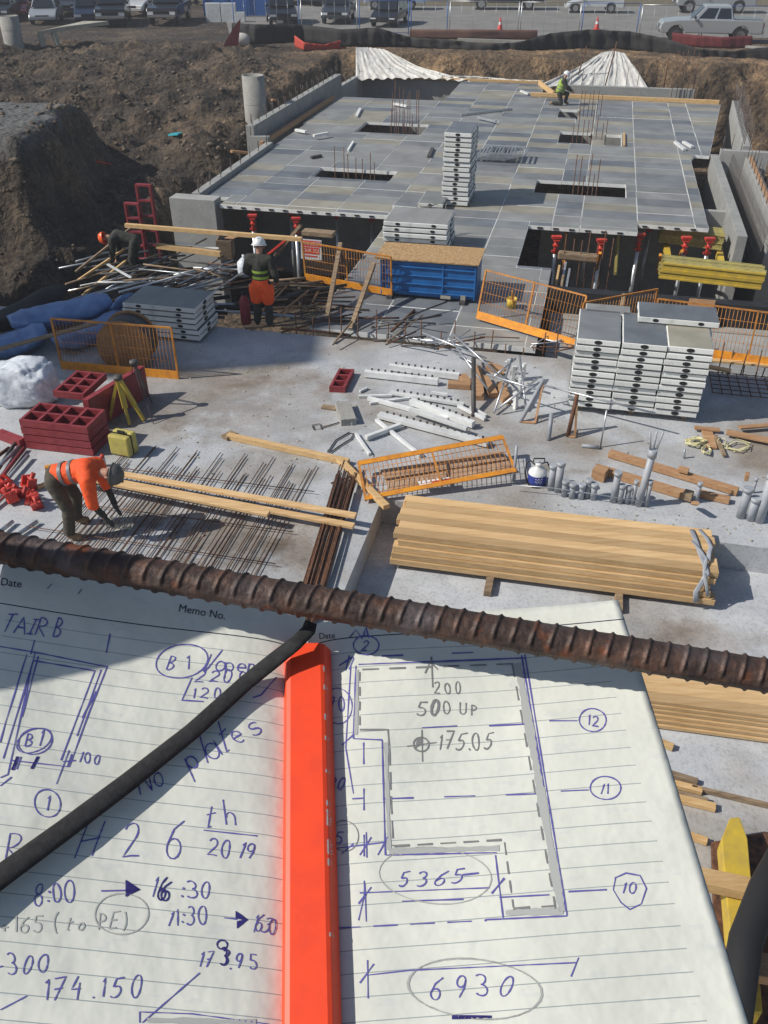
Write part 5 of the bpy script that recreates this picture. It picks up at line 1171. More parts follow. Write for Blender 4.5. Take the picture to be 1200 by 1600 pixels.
for i, x in enumerate((150, 205, 260, 330, 380, 420, 470)):
    car(("suv", "hatch", "suv", "pickup", "suv", "hatch", "suv")[i], "dark vehicle in the far row along the top edge, %s" % ("above the navy car", "above the brown black truck", "above the large dark pickup", "left of the blue fence", "behind the blue fence", "right of the blue fence", "above the black car")[i], cat_(x, 4 + i % 3), R(-90), (CK, CD, CB, CK, CD, CR_, CK)[i])
# cones
for i, (x, y) in enumerate(((781, 47), (932, 46))):
    t = thing("traffic_cone", ("orange cone on the street left of the white hatchback", "orange cone on the street under the white hatchback")[i], "cone", cat_(x, y), 0, "traffic cones")
    L(MB().lathe((0, 0, 0), [(.17, .03), (.03, .72), (0, .72)], 16), "cone", REDP, t); L(MB().box((0, 0, .015), (.42, .42, .03)), "base", REDP, t); L(MB().lathe((0, 0, 0), [(.115, .32), (.085, .46)], 16), "band", WHITE, t)
# precast rings
def ring(px, pyb, h, r, label, z0=None):
    p = atg(px, pyb); b = MB(); b.lathe((0, 0, 0), [(r, -.3), (r, h), (r * .86, h), (r * .86, h - .7), (0, h - .7)], 32); b.v = [q + p for q in b.v]
    b.lathe(p, [(r * 1.005, h * .5 - .01), (r * 1.008, h * .5), (r * 1.005, h * .5 + .01)], 32)
    return single("concrete_ring", b, C_PIPE, label, "concrete ring")
ring(402, 205, 2.05, .44, "tall round precast concrete shaft standing left of the deck")
ring(22, 68, 1.3, .5, "short round concrete ring at the top left corner")
sp0 = atg(62, 70); 
sl_ = thing("stone_slab", "broken pale slab propped on stones at top left", "slab", sp0)
MB().prism([sp0 + Vector((0, 0, .45)), sp0 + Vector((1.1, .6, .6)), sp0 + Vector((3.2, 2.6, .7)), sp0 + Vector((1.8, 2.6, .7))], (0, 0, 0), (0, 0, .18)).build("slab", STONE, sl_)
MB().beam(sp0 + Vector((.2, 0, -.1)), sp0 + Vector((.1, .1, .5)), .25, .25).beam(sp0 + Vector((.9, .3, -.1)), sp0 + Vector((.7, .5, .55)), .22, .25).build("support", STONE, sl_)
# white boxes by blue fence
for i, (x, w) in enumerate(((335, 1.0), (359, 1.0), (377, .6))):
    p = cat_(x, 34); single("white_cabinet", MB().beam(p + Vector((-w / 2, 0, .55 if i < 2 else .3)), p + Vector((w / 2, 0, .55 if i < 2 else .3)), .35, 1.15 if i < 2 else .6), WHITE, ("left tall white cabinet at the blue fence", "right tall white cabinet at the blue fence", "small white cabinet at the blue fence")[i], "cabinet", None, .02)
single("white_bag", MB().ball(atg(378, 70) + Vector((0, 0, .25)), .5, 14, (1.1, .7, .7)), POLY, "whitish bag lying by the black fabric's left end", "bag")
p = atg(357, 72); single("red_tarpaulin", MB().prism([p + Vector((-.3, 0, 0)), p + Vector((.5, .2, 0)), p + Vector((.75, .3, 1.3)), p + Vector((.35, .2, .9))], (0, 0, 0), (0, .06, 0)), REDF, "dark red tarpaulin scrap at the left end of black fabric", "tarpaulin")
single("cyan_sheet", MB().beam(atg(268, 214) + Vector((0, 0, .1)), atg(283, 213) + Vector((0, 0, .1)), .35, .06), CYAN, "bright cyan scrap lying on the brown bank", "scrap")
single("red_scrap", MB().beam(atg(150, 254) + Vector((0, 0, .05)), atg(172, 259) + Vector((0, 0, .05)), .1, .05), REDP, "thin red scrap on the dark foreground bank", "scrap")
# orange pipe pieces on bank
for i, (a, b) in enumerate((((362, 243), (412, 252)), ((425, 162), (460, 173)))):
    single("brown_pole", MB().tube([atg(*a) + Vector((0, 0, .15)), atg(*b) + Vector((0, 0, .25))], .06, 8), WOODD, ("brown pole poking out of the bank by the edge wall", "yellowish pole between bank and far left wall")[i], "pole")
# ------------------------------------------------------------------ silt fence and temporary fence along the rim
def ribbon(name, pts, m, label, cat, thick=.04, fold=.06, sub=10, kind=None):
    """pts: list of (bottom point, top point)"""
    vs = []; n = 0; rows = 5
    P = []
    for i in range(len(pts) - 1):
        for k in range(sub): f = k / sub; P.append((pts[i][0].lerp(pts[i + 1][0], f), pts[i][1].lerp(pts[i + 1][1], f)))
    P.append(pts[-1])
    for side in (0, 1):
        for i, (a, b) in enumerate(P):
            for j in range(rows):
                q = a.lerp(b, j / (rows - 1)); o = fold * noise.noise(Vector((i * .37, j * .6, 3))) + fold * .5 * sin(i * 1.9)
                vs.append(q + Vector((0, o + side * thick, 0)))
    m_ = len(P); f = []
    for side in (0, 1):
        for i in range(m_ - 1):
            for j in range(rows - 1):
                o = side * m_ * rows + i * rows + j; f.append((o, o + rows, o + rows + 1, o + 1))
    for i in range(m_ - 1): 
        for j in (0, rows - 1):
            o = i * rows + j; f.append((o, o + rows, o + rows + m_ * rows, o + m_ * rows))
    b = MB(); b.add(vs, f, True); return single(name, b, m, label, cat)
def rim(px, y_b, y_t, zb=.72):
    p = at(px, y_b, zb); d = ray(px, y_t); t = p.y / d.y; q = CAM + d * t; return (p, q)
ribbon("silt_fence", [rim(x, b, t) for x, b, t in ((362, 66, 36), (400, 70, 38), (470, 66, 38), (535, 73, 46), (590, 74, 43), (640, 74, 58), (700, 78, 62), (760, 82, 69), (810, 82, 66), (860, 80, 52), (920, 80, 46), (985, 81, 49), (1040, 86, 60), (1090, 92, 76), (1140, 94, 80), (1215, 96, 72))], BLKF, "black fabric silt fence sagging along the rim of the pit", "fence", fold=.14, thick=.05)
ribbon("snow_fence", [rim(x, b, t, .6) for x, b, t in ((460, 74, 55), (475, 79, 66), (505, 78, 70), (541, 76, 61))], mat("snow_fence_orange", (.42, .05, .03), .8), "sagging red orange snow fence left of the white sheeting", "fence", fold=.05)
ribbon("snow_fence", [rim(x, b, t, .5) for x, b, t in ((1050, 71, 51), (1090, 74, 55), (1130, 76, 58), (1176, 76, 56))], mat("snow_fence_red", (.13, .018, .02), .85), "dark red snow fence in front of the silver pickup", "fence", fold=.05)
ribbon("snow_fence", [rim(x, b, t, .5) for x, b, t in ((640, 60, 46), (740, 62, 46), (840, 62, 47))], mat("snow_fence_brown", (.14, .07, .05), .7), "faded brown snow fence strip before the street at top centre", "fence", fold=.05)
# white sheeting on the bank
def cloth(name, grid, m, label):
    R_, C_ = len(grid), len(grid[0]); vs = []; f = []; s = 6
    def g(i, j):
        i0, j0 = min(int(i), R_ - 2), min(int(j), C_ - 2); a, b = i - i0, j - j0
        return grid[i0][j0] * (1 - a) * (1 - b) + grid[i0 + 1][j0] * a * (1 - b) + grid[i0][j0 + 1] * (1 - a) * b + grid[i0 + 1][j0 + 1] * a * b
    nr, nc = (R_ - 1) * s * 2 + 1, (C_ - 1) * s * 3 + 1
    for i in range(nr):
        for j in range(nc):
            p = g(i / (s * 2), j / (s * 3)); w = .11 * sin(j * 1.25 + .8 * sin(j * .7)) * (.3 + i / nr) + .10 * noise.noise(Vector((i * .25, j * .5, 1)))
            vs.append(p + Vector((0, -abs(w), w * .3)))
    o = len(vs); vs += [p + Vector((0, .03, 0)) for p in vs]
    for i in range(nr - 1):
        for j in range(nc - 1):
            k = i * nc + j; f += [(k, k + 1, k + nc + 1, k + nc), (o + k, o + k + nc, o + k + nc + 1, o + k + 1)]
    b = MB(); b.add(vs, f, True); return single(name, b, m, label, "sheeting")
def bank(px, py, Y, dz=0): d = ray(px, py); t = Y / d.y; return CAM + d * t
cloth("white_sheeting", [[bank(556, 74, 50), bank(575, 74, 50.5), bank(600, 77, 50.2), bank(610, 82, 50)], [bank(556, 100, 48.5), bank(590, 100, 48.6), bank(625, 100, 48.8), bank(655, 104, 49)], [bank(556, 124, 47.6), bank(610, 122, 47.6), bank(670, 122, 47.4), bank(735, 126, 47)]], POLY, "white plastic sheet spread down the bank behind the sunken bay")
cloth("white_sheeting", [[bank(940, 82, 48.5), bank(952, 80, 48.6), bank(962, 80, 48.6), bank(976, 83, 48.5)], [bank(898, 108, 46.8), bank(932, 106, 46.9), bank(962, 106, 46.9), bank(996, 110, 46.7)], [bank(845, 132, 45.3), bank(905, 140, 45.2), bank(960, 144, 45.2), bank(1018, 146, 44.9)]], POLY, "tent shaped white plastic sheet draped behind the kneeling worker")
ribbon("white_sheeting", [rim(x, b, t, .0) for x, b, t in ((690, 124, 118), (740, 124, 119), (800, 128, 124), (850, 130, 126))], POLY, "narrow tail of white sheet along the back deck edge", "sheeting", fold=.1)
# wire fence with blue posts
for i, (x0, x1, y) in enumerate(((365, 470, 50), (470, 560, 52), (560, 640, 54), (640, 700, 55), (700, 810, 56), (810, 905, 58), (905, 995, 60), (995, 1092, 64), (1092, 1210, 66))):
    p, q = at(x0 + 2, y, .5), at(x1 - 2, y + 1, .5); t = thing("fence_panel", "see through wire fence panel, %s one along the rim from the left" % ("first", "second", "third", "fourth", "fifth", "sixth", "seventh", "eighth", "ninth")[i], "fence", p, 0, "temporary wire fence panels")
    h = Vector((0, 0, 1.85)); b = MB(); 
    for a in (p, q): b.tube([a, a + h], .028, 8)
    b.tube([p + h, q + h], .02, 6); b.tube([p + h * .07, q + h * .07], .02, 6); b.build("frame", BLUEI if i in (2, 3, 6, 8, 0) else GALV, t)
    w = MB(); n = int((q - p).length / .6)
    for k in range(1, n): a = p.lerp(q, k / n); w.tube([a + h * .07, a + h], .006, 4)
    w.build("wire_mesh", GALV, t)
for i, (x, y, w) in enumerate(((594, 50, 0), (712, 48, 1))):
    pass
bf = thing("blue_hoarding", "blue site hoarding behind the white cabinets", "fence", cat_(350, 30)); p, q = cat_(318, 27), cat_(420, 27)
MB().beam(p + Vector((0, .6, 1.0)), q + Vector((0, .6, 1.0)), .06, 1.9).build("panel", BLUEI, bf)
for f in (0, .33, .66, 1): 
    a = p.lerp(q, f) + Vector((0, .5, 0)); MB().tube([a, a + Vector((0, 0, 2.1))], .04, 8).build("post", BLUEI, bf)
single("notice_board", MB().beam(at(432, 28, 1.0), at(442, 28, 1.0), .03, .6), SIGNW, "small white notice on the fence near the black car", "sign")
wall_c = thing("low_barrier", "long pale barrier rail at the far end of black fabric", "barrier", at(1000, 70, .5)); 
MB().beam(at(1060, 62, .6), at(1220, 78, .6), .2, .12).build("rail", C_PIPE, wall_c)
single("kerb_log", MB().beam(at(715, 62, .58), at(830, 66, .58), .22, .16), C_PIPE, "long pale kerb piece lying before the street at top centre", "kerb")
# small rocks and clods on the banks
rk = MB(); 
for i in range(900):
    px, py = rd.uniform(-10, 450), rd.uniform(90, 470)
    p = atg(px, py); 
    if ground(p.x, p.y)[1] < .9 or p.z < -1.6: continue
    s = rd.uniform(.03, .12) * (.5 if py > 250 else 1); b0_ = len(rk.v); rk.ball(p, s, 6, (rd.uniform(.7, 1.5), rd.uniform(.7, 1.4), rd.uniform(.5, .9)))
o = rk.build("clods", mat("clod_soil", (.07, .052, .036), .95, c2=(.22, .17, .12), scale=.8, bump=.6)); o["kind"] = "stuff"
# exposed cut rods in bank
for i, (x, y, h) in enumerate(((944, 128, 2.0), (900, 118, 1.6), (1036, 132, 1.4))):
    p = at(x, y + 12, 0); single("survey_rod", MB().tube([p, p + Vector((.3 if i < 2 else 0, 0, h))], .03, 6), RUST, ("tall rusty rod over the tent shaped sheet", "rusty rod left of the tent shaped sheet", "dark rod right of the tent shaped sheet")[i], "rod")
# ================================================================== NOTEBOOK ON THE REBAR (near the camera)
CR, CU, CF = Vector((1, 0, 0)), Vector((0, sin(PITCH), cos(PITCH))), Vector((0, cos(PITCH), -sin(PITCH)))
def cw(x, y, z): return CAM + CR * x + CU * y + CF * z
def cv(x, y, z): return CR * x + CU * y + CF * z
S_TOP = cw(-.04, -.0583, .45); S_BOT = cw(-.0285, -.2015, .34)
PD = (S_TOP - S_BOT).normalized()
rr_ = cv(.1619, .0122, .001); RV = (rr_ - PD * rr_.dot(PD)).normalized()
LV = cv(-.975, .17, -.12).normalized()
NR = RV.cross(PD).normalized(); NR = NR if NR.dot(CAM - S_TOP) > 0 else -NR
NL = LV.cross(PD).normalized(); NL = NL if NL.dot(CAM - S_TOP) > 0 else -NL
WR, WL, LEN = .1625, .155, .215
OR_ = S_TOP; OL = S_TOP + PD * .0145
def hprof(a, dip, bulge, k): return -dip * math.exp(-a / k) + bulge * (1 - math.exp(-a / .014)) * math.exp(-a / .05)
def pt_r(a, b, off=0): return OR_ + RV * (a + .036 * b * a / WR) - PD * b + NR * (hprof(a, .004, .006, .008) + .0012 * sin(a * 40 + b * 22) * min(1, a * 14) + off)
def pt_l(a, b, off=0): return OL + LV * a - PD * b + NL * (hprof(a, .007, .0095, .009) + .0010 * sin(a * 33 + b * 19 + 1) * min(1, a * 14) + off)
def page_mesh(f, W_, name, m, parent, o0, o1, ext=0, na=60, nb=50):
    vs = []; uvs = []; A0 = 0
    g = [[(A0 + (W_ + ext) * (i / na) ** 1.25, -ext + (LEN + 2 * ext) * j / nb) for i in range(na + 1)] for j in range(nb + 1)]
    for off in (o0, o1):
        for row in g:
            for a, b in row: vs.append(f(a, b, off)); uvs.append((a, b))
    T = (nb + 1) * (na + 1); fs = []
    for j in range(nb):
        for i in range(na):
            k = j * (na + 1) + i; fs.append((k, k + 1, k + na + 2, k + na + 1)); fs.append((T + k, T + k + na + 1, T + k + na + 2, T + k + 1))
    for j in range(nb):
        for i in (0, na): k = j * (na + 1) + i; fs.append((k, k + na + 1, T + k + na + 1, T + k))
    for i in range(na):
        for j in (0, nb): k = j * (na + 1) + i; fs.append((k, k + 1, T + k + 1, T + k))
    TT = XF[parent.name]; me = bpy.data.meshes.new(name); me.from_pydata([tuple(TT @ v) for v in vs], [], fs)
    bm = bmesh.new(); bm.from_mesh(me); bmesh.ops.recalc_face_normals(bm, faces=bm.faces); bm.to_mesh(me); bm.free()
    ul = me.uv_layers.new(name="UVMap")
    for l in me.loops: ul.data[l.index].uv = uvs[l.vertex_index]
    for i, p in enumerate(me.polygons): p.use_smooth = i < nb * na * 2
    me.materials.append(m); o = bpy.data.objects.new(name, me); COL.objects.link(o); o.parent = parent; XF[o.name] = XF[parent.name]
    tris = [q for q in fs[:nb * na * 2:2]]
    return o, BVHTree.FromPolygons([tuple(v) for v in vs], tris)
def paper(name, b0, s, head, n_end=.2):
    m = bpy.data.materials.new(name); m.use_nodes = True; nt = m.node_tree; b = nt.nodes["Principled BSDF"]; b.inputs["Roughness"].default_value = .75; b.inputs["Specular IOR Level"].default_value = .25
    uv = nt.nodes.new("ShaderNodeUVMap"); sp = nt.nodes.new("ShaderNodeSeparateXYZ"); nt.links.new(uv.outputs[0], sp.inputs[0])
    def M(op, a, b_=None, c=None):
        n = nt.nodes.new("ShaderNodeMath"); n.operation = op
        for i, x in enumerate((a, b_, c)):
            if x is None: continue
            if isinstance(x, (int, float)): n.inputs[i].default_value = x
            else: nt.links.new(x, n.inputs[i])
        return n.outputs[0]
    B = sp.outputs[1]; t = M('DIVIDE', M('SUBTRACT', B, b0), s); fr = M('FRACT', t); d = M('ABSOLUTE', M('SUBTRACT', fr, .5))
    line = M('MULTIPLY', M('LESS_THAN', M('SUBTRACT', .5, d), .022), M('GREATER_THAN', t, .5))
    line = M('MULTIPLY', line, M('LESS_THAN', sp.outputs[0], .1475))
    hl = M('LESS_THAN', M('ABSOLUTE', M('SUBTRACT', B, head)), .0003)
    n = nt.nodes.new("ShaderNodeTexNoise"); n.inputs["Scale"].default_value = 22; n.inputs["Detail"].default_value = 4; nt.links.new(uv.outputs[0], n.inputs["Vector"])
    cr = nt.nodes.new("ShaderNodeValToRGB"); cr.color_ramp.elements[0].position = .38; cr.color_ramp.elements[1].position = .6
    cr.color_ramp.elements[0].color = (.615, .625, .56, 1); cr.color_ramp.elements[1].color = (.70, .705, .63, 1); nt.links.new(n.outputs["Fac"], cr.inputs[0])
    def mx(f, c0, c1):
        x = nt.nodes.new("ShaderNodeMix"); x.data_type = 'RGBA'; nt.links.new(f, x.inputs[0]); nt.links.new(c0, x.inputs[6]); x.inputs[7].default_value = (*c1, 1); return x.outputs[2]
    n3 = nt.nodes.new("ShaderNodeTexNoise"); n3.inputs["Scale"].default_value = 160; mp3 = nt.nodes.new("ShaderNodeMapping"); mp3.inputs["Scale"].default_value = (.35, 1, 1); nt.links.new(uv.outputs[0], mp3.inputs[0]); nt.links.new(mp3.outputs[0], n3.inputs["Vector"])
    # writing from the next sheet faintly showing through
    gh = M('MULTIPLY', M('GREATER_THAN', n3.outputs["Fac"], .64), .12)
    c = mx(gh, cr.outputs[0], (.40, .42, .55)); c = mx(line, c, (.30, .34, .34)); c = mx(hl, c, (.02, .03, .05)); nt.links.new(c, b.inputs["Base Color"])
    n2 = nt.nodes.new("ShaderNodeTexNoise"); n2.inputs["Scale"].default_value = 45; n2.inputs["Detail"].default_value = 3; nt.links.new(uv.outputs[0], n2.inputs["Vector"]); bp = nt.nodes.new("ShaderNodeBump"); bp.inputs["Strength"].default_value = .4; bp.inputs["Distance"].default_value = .004
    nt.links.new(n2.outputs["Fac"], bp.inputs["Height"]); nt.links.new(bp.outputs[0], b.inputs["Normal"]); return m
nb = thing("notebook", "open ruled notebook full of blue pen and pencil sketches, held below the rusty bar", "notebook", S_BOT)
pageL, bvL = page_mesh(pt_l, WL, "left_page", paper("paper_left", .0303, .0087, .0303), nb, 0, -.006)
pageR, bvR = page_mesh(pt_r, WR, "right_page", paper("paper_right", .0118, .0085, .0118), nb, 0, -.006)
COVER = mat("black_cover", (.014, .014, .016), .5, c2=(.03, .03, .032), scale=60)
page_mesh(pt_r, WR, "cover", COVER, nb, -.0062, -.009, .0022, 30, 20)
page_mesh(pt_l, WL, "cover", COVER, nb, -.0062, -.009, .0016, 30, 20)
INK = mat("blue_ink", (.115, .105, .36), .5); PENC = mat("pencil_graphite", (.20, .20, .20), .6); PRN = mat("printed_grey", (.03, .035, .04), .6); INKD = mat("dark_blue_ink", (.03, .025, .16), .5)
FAINT = mat("faint_pencil", (.40, .41, .39), .7)
def hit(px, py, side=None):
    d = ray(px, py).normalized()
    best = None
    for bv in ((bvL, bvR) if side is None else ((bvL,) if side == 'L' else (bvR,))):
        q = bv.ray_cast(CAM, d)
        if q[0] is not None and (best is None or q[3] < best[1]): best = (q[0], q[3])
    return (best[0] - d * .00025) if best else None
class Ink:
    def __init__(s, split=False): s.mb = MB(); s.split = split; s.parts = []
    def line(s, pts, w=2.0, step=9, lift=0):
        w = w * .98
        s.new()
        P = [Vector((x, y, 0)) for x, y in pts]; Q = [P[0]]
        for a, b in zip(P, P[1:]):
            n = max(1, int((b - a).length / step)); Q += [a.lerp(b, k / n) for k in range(1, n + 1)]
        vs = []; ok = True; seg = []
        for i, q in enumerate(Q):
            t = (Q[min(i + 1, len(Q) - 1)] - Q[max(i - 1, 0)]).normalized(); nn = Vector((-t.y, t.x, 0)) * (w / 2) * (1 + .16 * sin(i * 1.7 + q.x) + .22 * sin(i * .45 + q.y * .7))
            a, b = hit(q.x + nn.x, q.y + nn.y), hit(q.x - nn.x, q.y - nn.y)
            if a is None or b is None:
                if len(seg) > 1: s._emit(seg)
                seg = []; continue
            if seg and (seg[-1][0] - a).length > .02: s._emit(seg) if len(seg) > 1 else 0; seg = []
            seg.append((a, b))
        if len(seg) > 1: s._emit(seg)
    def new(s):
        if s.split and s.mb.v: s.parts.append(s.mb); s.mb = MB()
    def _emit(s, seg):
        vs = []; [vs.extend(p) for p in seg]; s.mb.add(vs, [(2 * i, 2 * i + 1, 2 * i + 3, 2 * i + 2) for i in range(len(seg) - 1)])
    def poly(s, pts):
        # filled shape, fan from its centre with subdivided rim
        c = (sum(p[0] for p in pts) / len(pts), sum(p[1] for p in pts) / len(pts)); h = hit(*c); vs = [h]; 
        for a, b in zip(pts, pts[1:] + pts[:1]):
            for k in range(8): vs.append(hit(a[0] + (b[0] - a[0]) * k / 8, a[1] + (b[1] - a[1]) * k / 8))
        if any(v is None for v in vs): return
        n = len(vs) - 1; s.mb.add(vs, [(0, 1 + i, 1 + (i + 1) % n) for i in range(n)])
    def ellipse(s, cx, cy, rx, ry, w=2.0, rot=0, a0=0, a1=370):
        pts = []
        for d in range(a0, a1 + 1, 12):
            x, y = rx * cos(R(d)), ry * sin(R(d)) * (1 + .03 * sin(R(d * 2))); pts.append((cx + x * cos(R(rot)) - y * sin(R(rot)), cy + x * sin(R(rot)) + y * cos(R(rot))))
        s.line(pts, w, 6)
    def dash(s, a, b, on, off, w=2.0, start=0):
        L_ = math.hypot(b[0] - a[0], b[1] - a[1]); t = start
        while t < L_:
            e = min(L_, t + on); f = lambda q: (a[0] + (b[0] - a[0]) * q / L_, a[1] + (b[1] - a[1]) * q / L_); s.line([f(t), f(e)], w); t += on + off
def arc(cx, cy, rx, ry, a0, a1, n=10): return [(cx + rx * cos(R(a0 + (a1 - a0) * i / n)), cy + ry * sin(R(a0 + (a1 - a0) * i / n))) for i in range(n + 1)]
G = {'0': [arc(.3, .5, .24, .5, 100, 465, 16)], '1': [[(.2, .8), (.32, 1), (.3, 0)]], '2': [arc(.28, .72, .24, .27, 160, -30, 8) + [(.02, .02), (.3, .06), (.58, .02)]],
 '3': [arc(.24, .76, .24, .24, 140, -80, 8) + arc(.24, .27, .28, .28, 80, -140, 9)], '4': [[(.3, 1), (.04, .4), (.55, .42)], [(.46, .7), (.4, -.05)]],
 '5': [[(.55, 1), (.14, .98), (.08, .58)] + arc(.24, .3, .28, .3, 110, -140, 10)], '6': [[(.5, 1), (.2, .75), (.05, .35)] + arc(.28, .26, .24, .26, 170, 520, 12)],
 '7': [[(.02, .98), (.5, 1), (.2, 0)], [(.1, .5), (.45, .52)]], '8': [arc(.28, .75, .2, .23, -90, 270, 12) + arc(.28, .26, .24, .26, 90, -270, 12)], '9': [arc(.26, .72, .22, .26, 20, 380, 12) + [(.44, .4), (.3, 0)]],
 'A': [[(0, 0), (.3, 1), (.58, 0)], [(.1, .38), (.5, .38)]], 'B': [[(.1, 0), (.12, 1)] + arc(.14, .76, .34, .24, 90, -90, 8) + arc(.14, .26, .4, .26, 90, -90, 8)], 'C': [arc(.32, .5, .28, .5, 50, 310, 12)],
 'D': [[(.1, 0), (.1, 1)] + arc(.1, .5, .45, .5, 90, -90, 8)], 'H': [[(.05, 0), (.1, 1)], [(.5, 0), (.55, 1)], [(.07, .48), (.54, .52)]], 'I': [[(.25, 0), (.25, 1)], [(.08, 1), (.42, 1)], [(.08, 0), (.42, 0)]],
 'M': [[(0, 0), (.1, 1), (.3, .3), (.5, 1), (.6, 0)]], 'N': [[(0, 0), (.08, 1), (.5, 0), (.56, 1)]], 'P': [[(.1, 0), (.12, 1)] + arc(.14, .75, .36, .25, 90, -100, 8)], 'R': [[(.1, 0), (.12, 1)] + arc(.14, .75, .36, .25, 90, -90, 8) + [(.55, 0)]],
 'T': [[(0, 1), (.6, 1)], [(.3, 1), (.28, 0)]], 'U': [[(.05, 1)] + arc(.28, .3, .24, .3, 180, 360, 8) + [(.54, 1)]], 'V': [[(.05, .75), (.25, 0), (.5, .8)]], 'S': [arc(.3, .75, .24, .25, 40, 250, 8) + arc(.3, .25, .26, .26, 70, -150, 8)],
 'a': [arc(.25, .25, .22, .25, 40, 380, 12) + [(.48, .5), (.48, .0)]], 'e': [[(.05, .25), (.45, .3)] + arc(.26, .27, .21, .26, 10, 310, 10)], 'i': [[(.2, .5), (.2, 0)], [(.2, .7), (.21, .74)]], 'l': [[(.2, 1.1), (.18, 0)]],
 'n': [[(.05, .5), (.07, 0)], [(.07, .35)] + arc(.25, .3, .18, .2, 160, 10, 6) + [(.44, 0)]], 'o': [arc(.26, .25, .22, .26, 90, 450, 12)], 'p': [[(.08, .5), (.05, -.5)], arc(.27, .25, .2, .25, 200, -160, 12)],
 's': [arc(.25, .38, .17, .13, 30, 250, 6) + arc(.25, .12, .19, .14, 80, -150, 6)], 't': [[(.25, .95), (.22, 0), (.36, .02)], [(.05, .6), (.46, .64)]], 'h': [[(.08, 1.05), (.07, 0)], [(.08, .3)] + arc(.26, .3, .18, .22, 150, 0, 6) + [(.45, 0)]],
 'E': [[(.5, 1), (.08, .98), (.06, 0), (.5, .02)], [(.07, .5), (.4, .5)]], ':': [[(.14, .16), (.2, .24)], [(.17, .58), (.22, .67)]], '.': [[(.1, .0), (.18, .06)]], '-': [[(.05, .4), (.6, .44)]], '/': [[(.0, -.15), (.45, 1.1)]], '(': [arc(.45, .45, .35, .75, 120, 240, 8)], ')': [arc(.0, .45, .35, .75, -60, 60, 8)], '+': [[(.05, .4), (.5, .42)], [(.27, .65), (.26, .15)]],
 '>': [[(0, .4), (.75, .45)], [(.6, .75), (1.0, .45), (.62, .12), (.7, .7), (.9, .45), (.7, .2)]], ' ': []}
RJ = random.Random(21)
def write(ink, s, x, y, h, adv=.72, ang=0, slant=.12, w=2.0, asp=1.0):
    """x, y: start of the baseline"""
    ca, sa = cos(R(ang)), sin(R(ang)); cx = 0
    for ch in s:
        jw, jh, js, jx, jy, jp = RJ.uniform(.8, 1.12), RJ.uniform(.85, 1.14), RJ.uniform(-.12, .16), RJ.uniform(.02, .07), RJ.uniform(-.08, .08), RJ.uniform(0, 6)
        for st in G[ch]:
            pts = [((cx + (px_ * jw + (slant + js) * py_ + jx * sin(3 * py_ + jp)) * h * asp), -(py_ * jh + jy + .03 * sin(5 * px_ + jp)) * h) for px_, py_ in st]
            ink.line([(x + p * ca - q * sa, y + p * sa + q * ca) for p, q in pts], w * (1.7 if ch in ':.' else 1), 5)
        cx += h * asp * ({'1': .62, 'I': .6, ':': .45, '.': .42, 'l': .5, 'i': .5, '/': .6, ' ': .6, '>': 1.35, 'a': .85, 'M': 1.05}.get(ch, 1) * adv)
bl, pc, pr, dk, fa = Ink(), Ink(), Ink(True), Ink(True), Ink(True)
# left page
write(bl, "TAIR B", 2, 985, 27, .66, 6, .2, 2.1, 1.05)
for pts in ([(0, 1010), (60, 1020), (168, 1042)], [(55, 1018), (12, 1210), (0, 1215)], [(168, 1040), (140, 1110), (108, 1198), (18, 1188)], [(52, 1032), (148, 1048), (95, 1188)], [(52, 1032), (25, 1120), (5, 1185)],
            [(158, 1046), (120, 1150)], [(42, 1022), (8, 1130), (0, 1160)], [(54, 1000), (48, 1022)], [(172, 990), (166, 1020)], [(28, 1182), (22, 1202)], [(33, 1182), (26, 1202)], [(0, 1228), (18, 1214)], [(108, 1172), (88, 1225)], [(60, 1025), (34, 1120)], [(150, 1080), (128, 1122)]): bl.line(pts, 2.0)
for k in range(5): dk.line([(26 + k * .8, 1182), (18 + k * .8, 1203)], 2.2); dk.line([(58 + k * .8, 1182), (48 + k * .8, 1201)], 2.2)
bl.ellipse(55, 1158, 27, 20, 2, -18); bl.ellipse(53, 1157, 29, 17, 1.6, -25); write(bl, "B1", 36, 1168, 22, .8, -6, .2, 2, 1.1)
write(bl, "100", 120, 1192, 17, .85, 4, .1, 1.8, 1.1); bl.line([(98, 1190), (118, 1188)], 2); bl.line([(105, 1198), (112, 1178)], 2)
bl.ellipse(74, 1255, 20, 22, 2, -20); write(bl, "1", 68, 1266, 22, .7, 0, .2, 2.4)
bl.ellipse(284, 1033, 41, 26, 2, -12); write(bl, "B1", 258, 1045, 24, .95, 2, .2, 2, 1.2)
write(bl, "/openi", 322, 1046, 28, .62, 4, .2, 2); write(bl, "2200", 303, 1065, 18, .95, 2, .15, 1.9, 1.3); write(bl, "120", 298, 1090, 18, .95, 2, .15, 1.9, 1.2)
bl.line([(330, 1022), (318, 1050)], 2); bl.line([(300, 1058), (284, 1094), (318, 1096)], 2); bl.line([(395, 1090), (408, 1086), (432, 1058)], 2)
write(bl, "No", 218, 1240, 38, .78, -24, .1, 2.2, 1.0); write(bl, "plates", 296, 1208, 46, .60, -30, .1, 2.2, .92)
write(bl, "R  H", 4, 1345, 50, .93, -2, .2, 2.1, 1.1); write(bl, "2", 192, 1338, 52, .8, -1, .12, 2.2, .85); write(bl, "6", 255, 1340, 54, .8, 0, .12, 2.2, .78)
write(bl, "th", 318, 1292, 38, .85, -2, .1, 2.2, .95); bl.line([(318, 1297), (402, 1306)], 2); write(bl, "2019", 322, 1338, 26, .80, 2, .12, 2.2, 1.1)
write(bl, "8:00", 52, 1413, 32, .62, -5, .12, 2.1, .95); write(bl, "1", 232, 1404, 34, .6, 0, .1, 2.3, .8); write(dk, "66", 247, 1407, 34, .08, 0, .1, 2.6, .9); write(bl, ":30", 280, 1404, 30, .82, 0, .12, 2.2, .95)
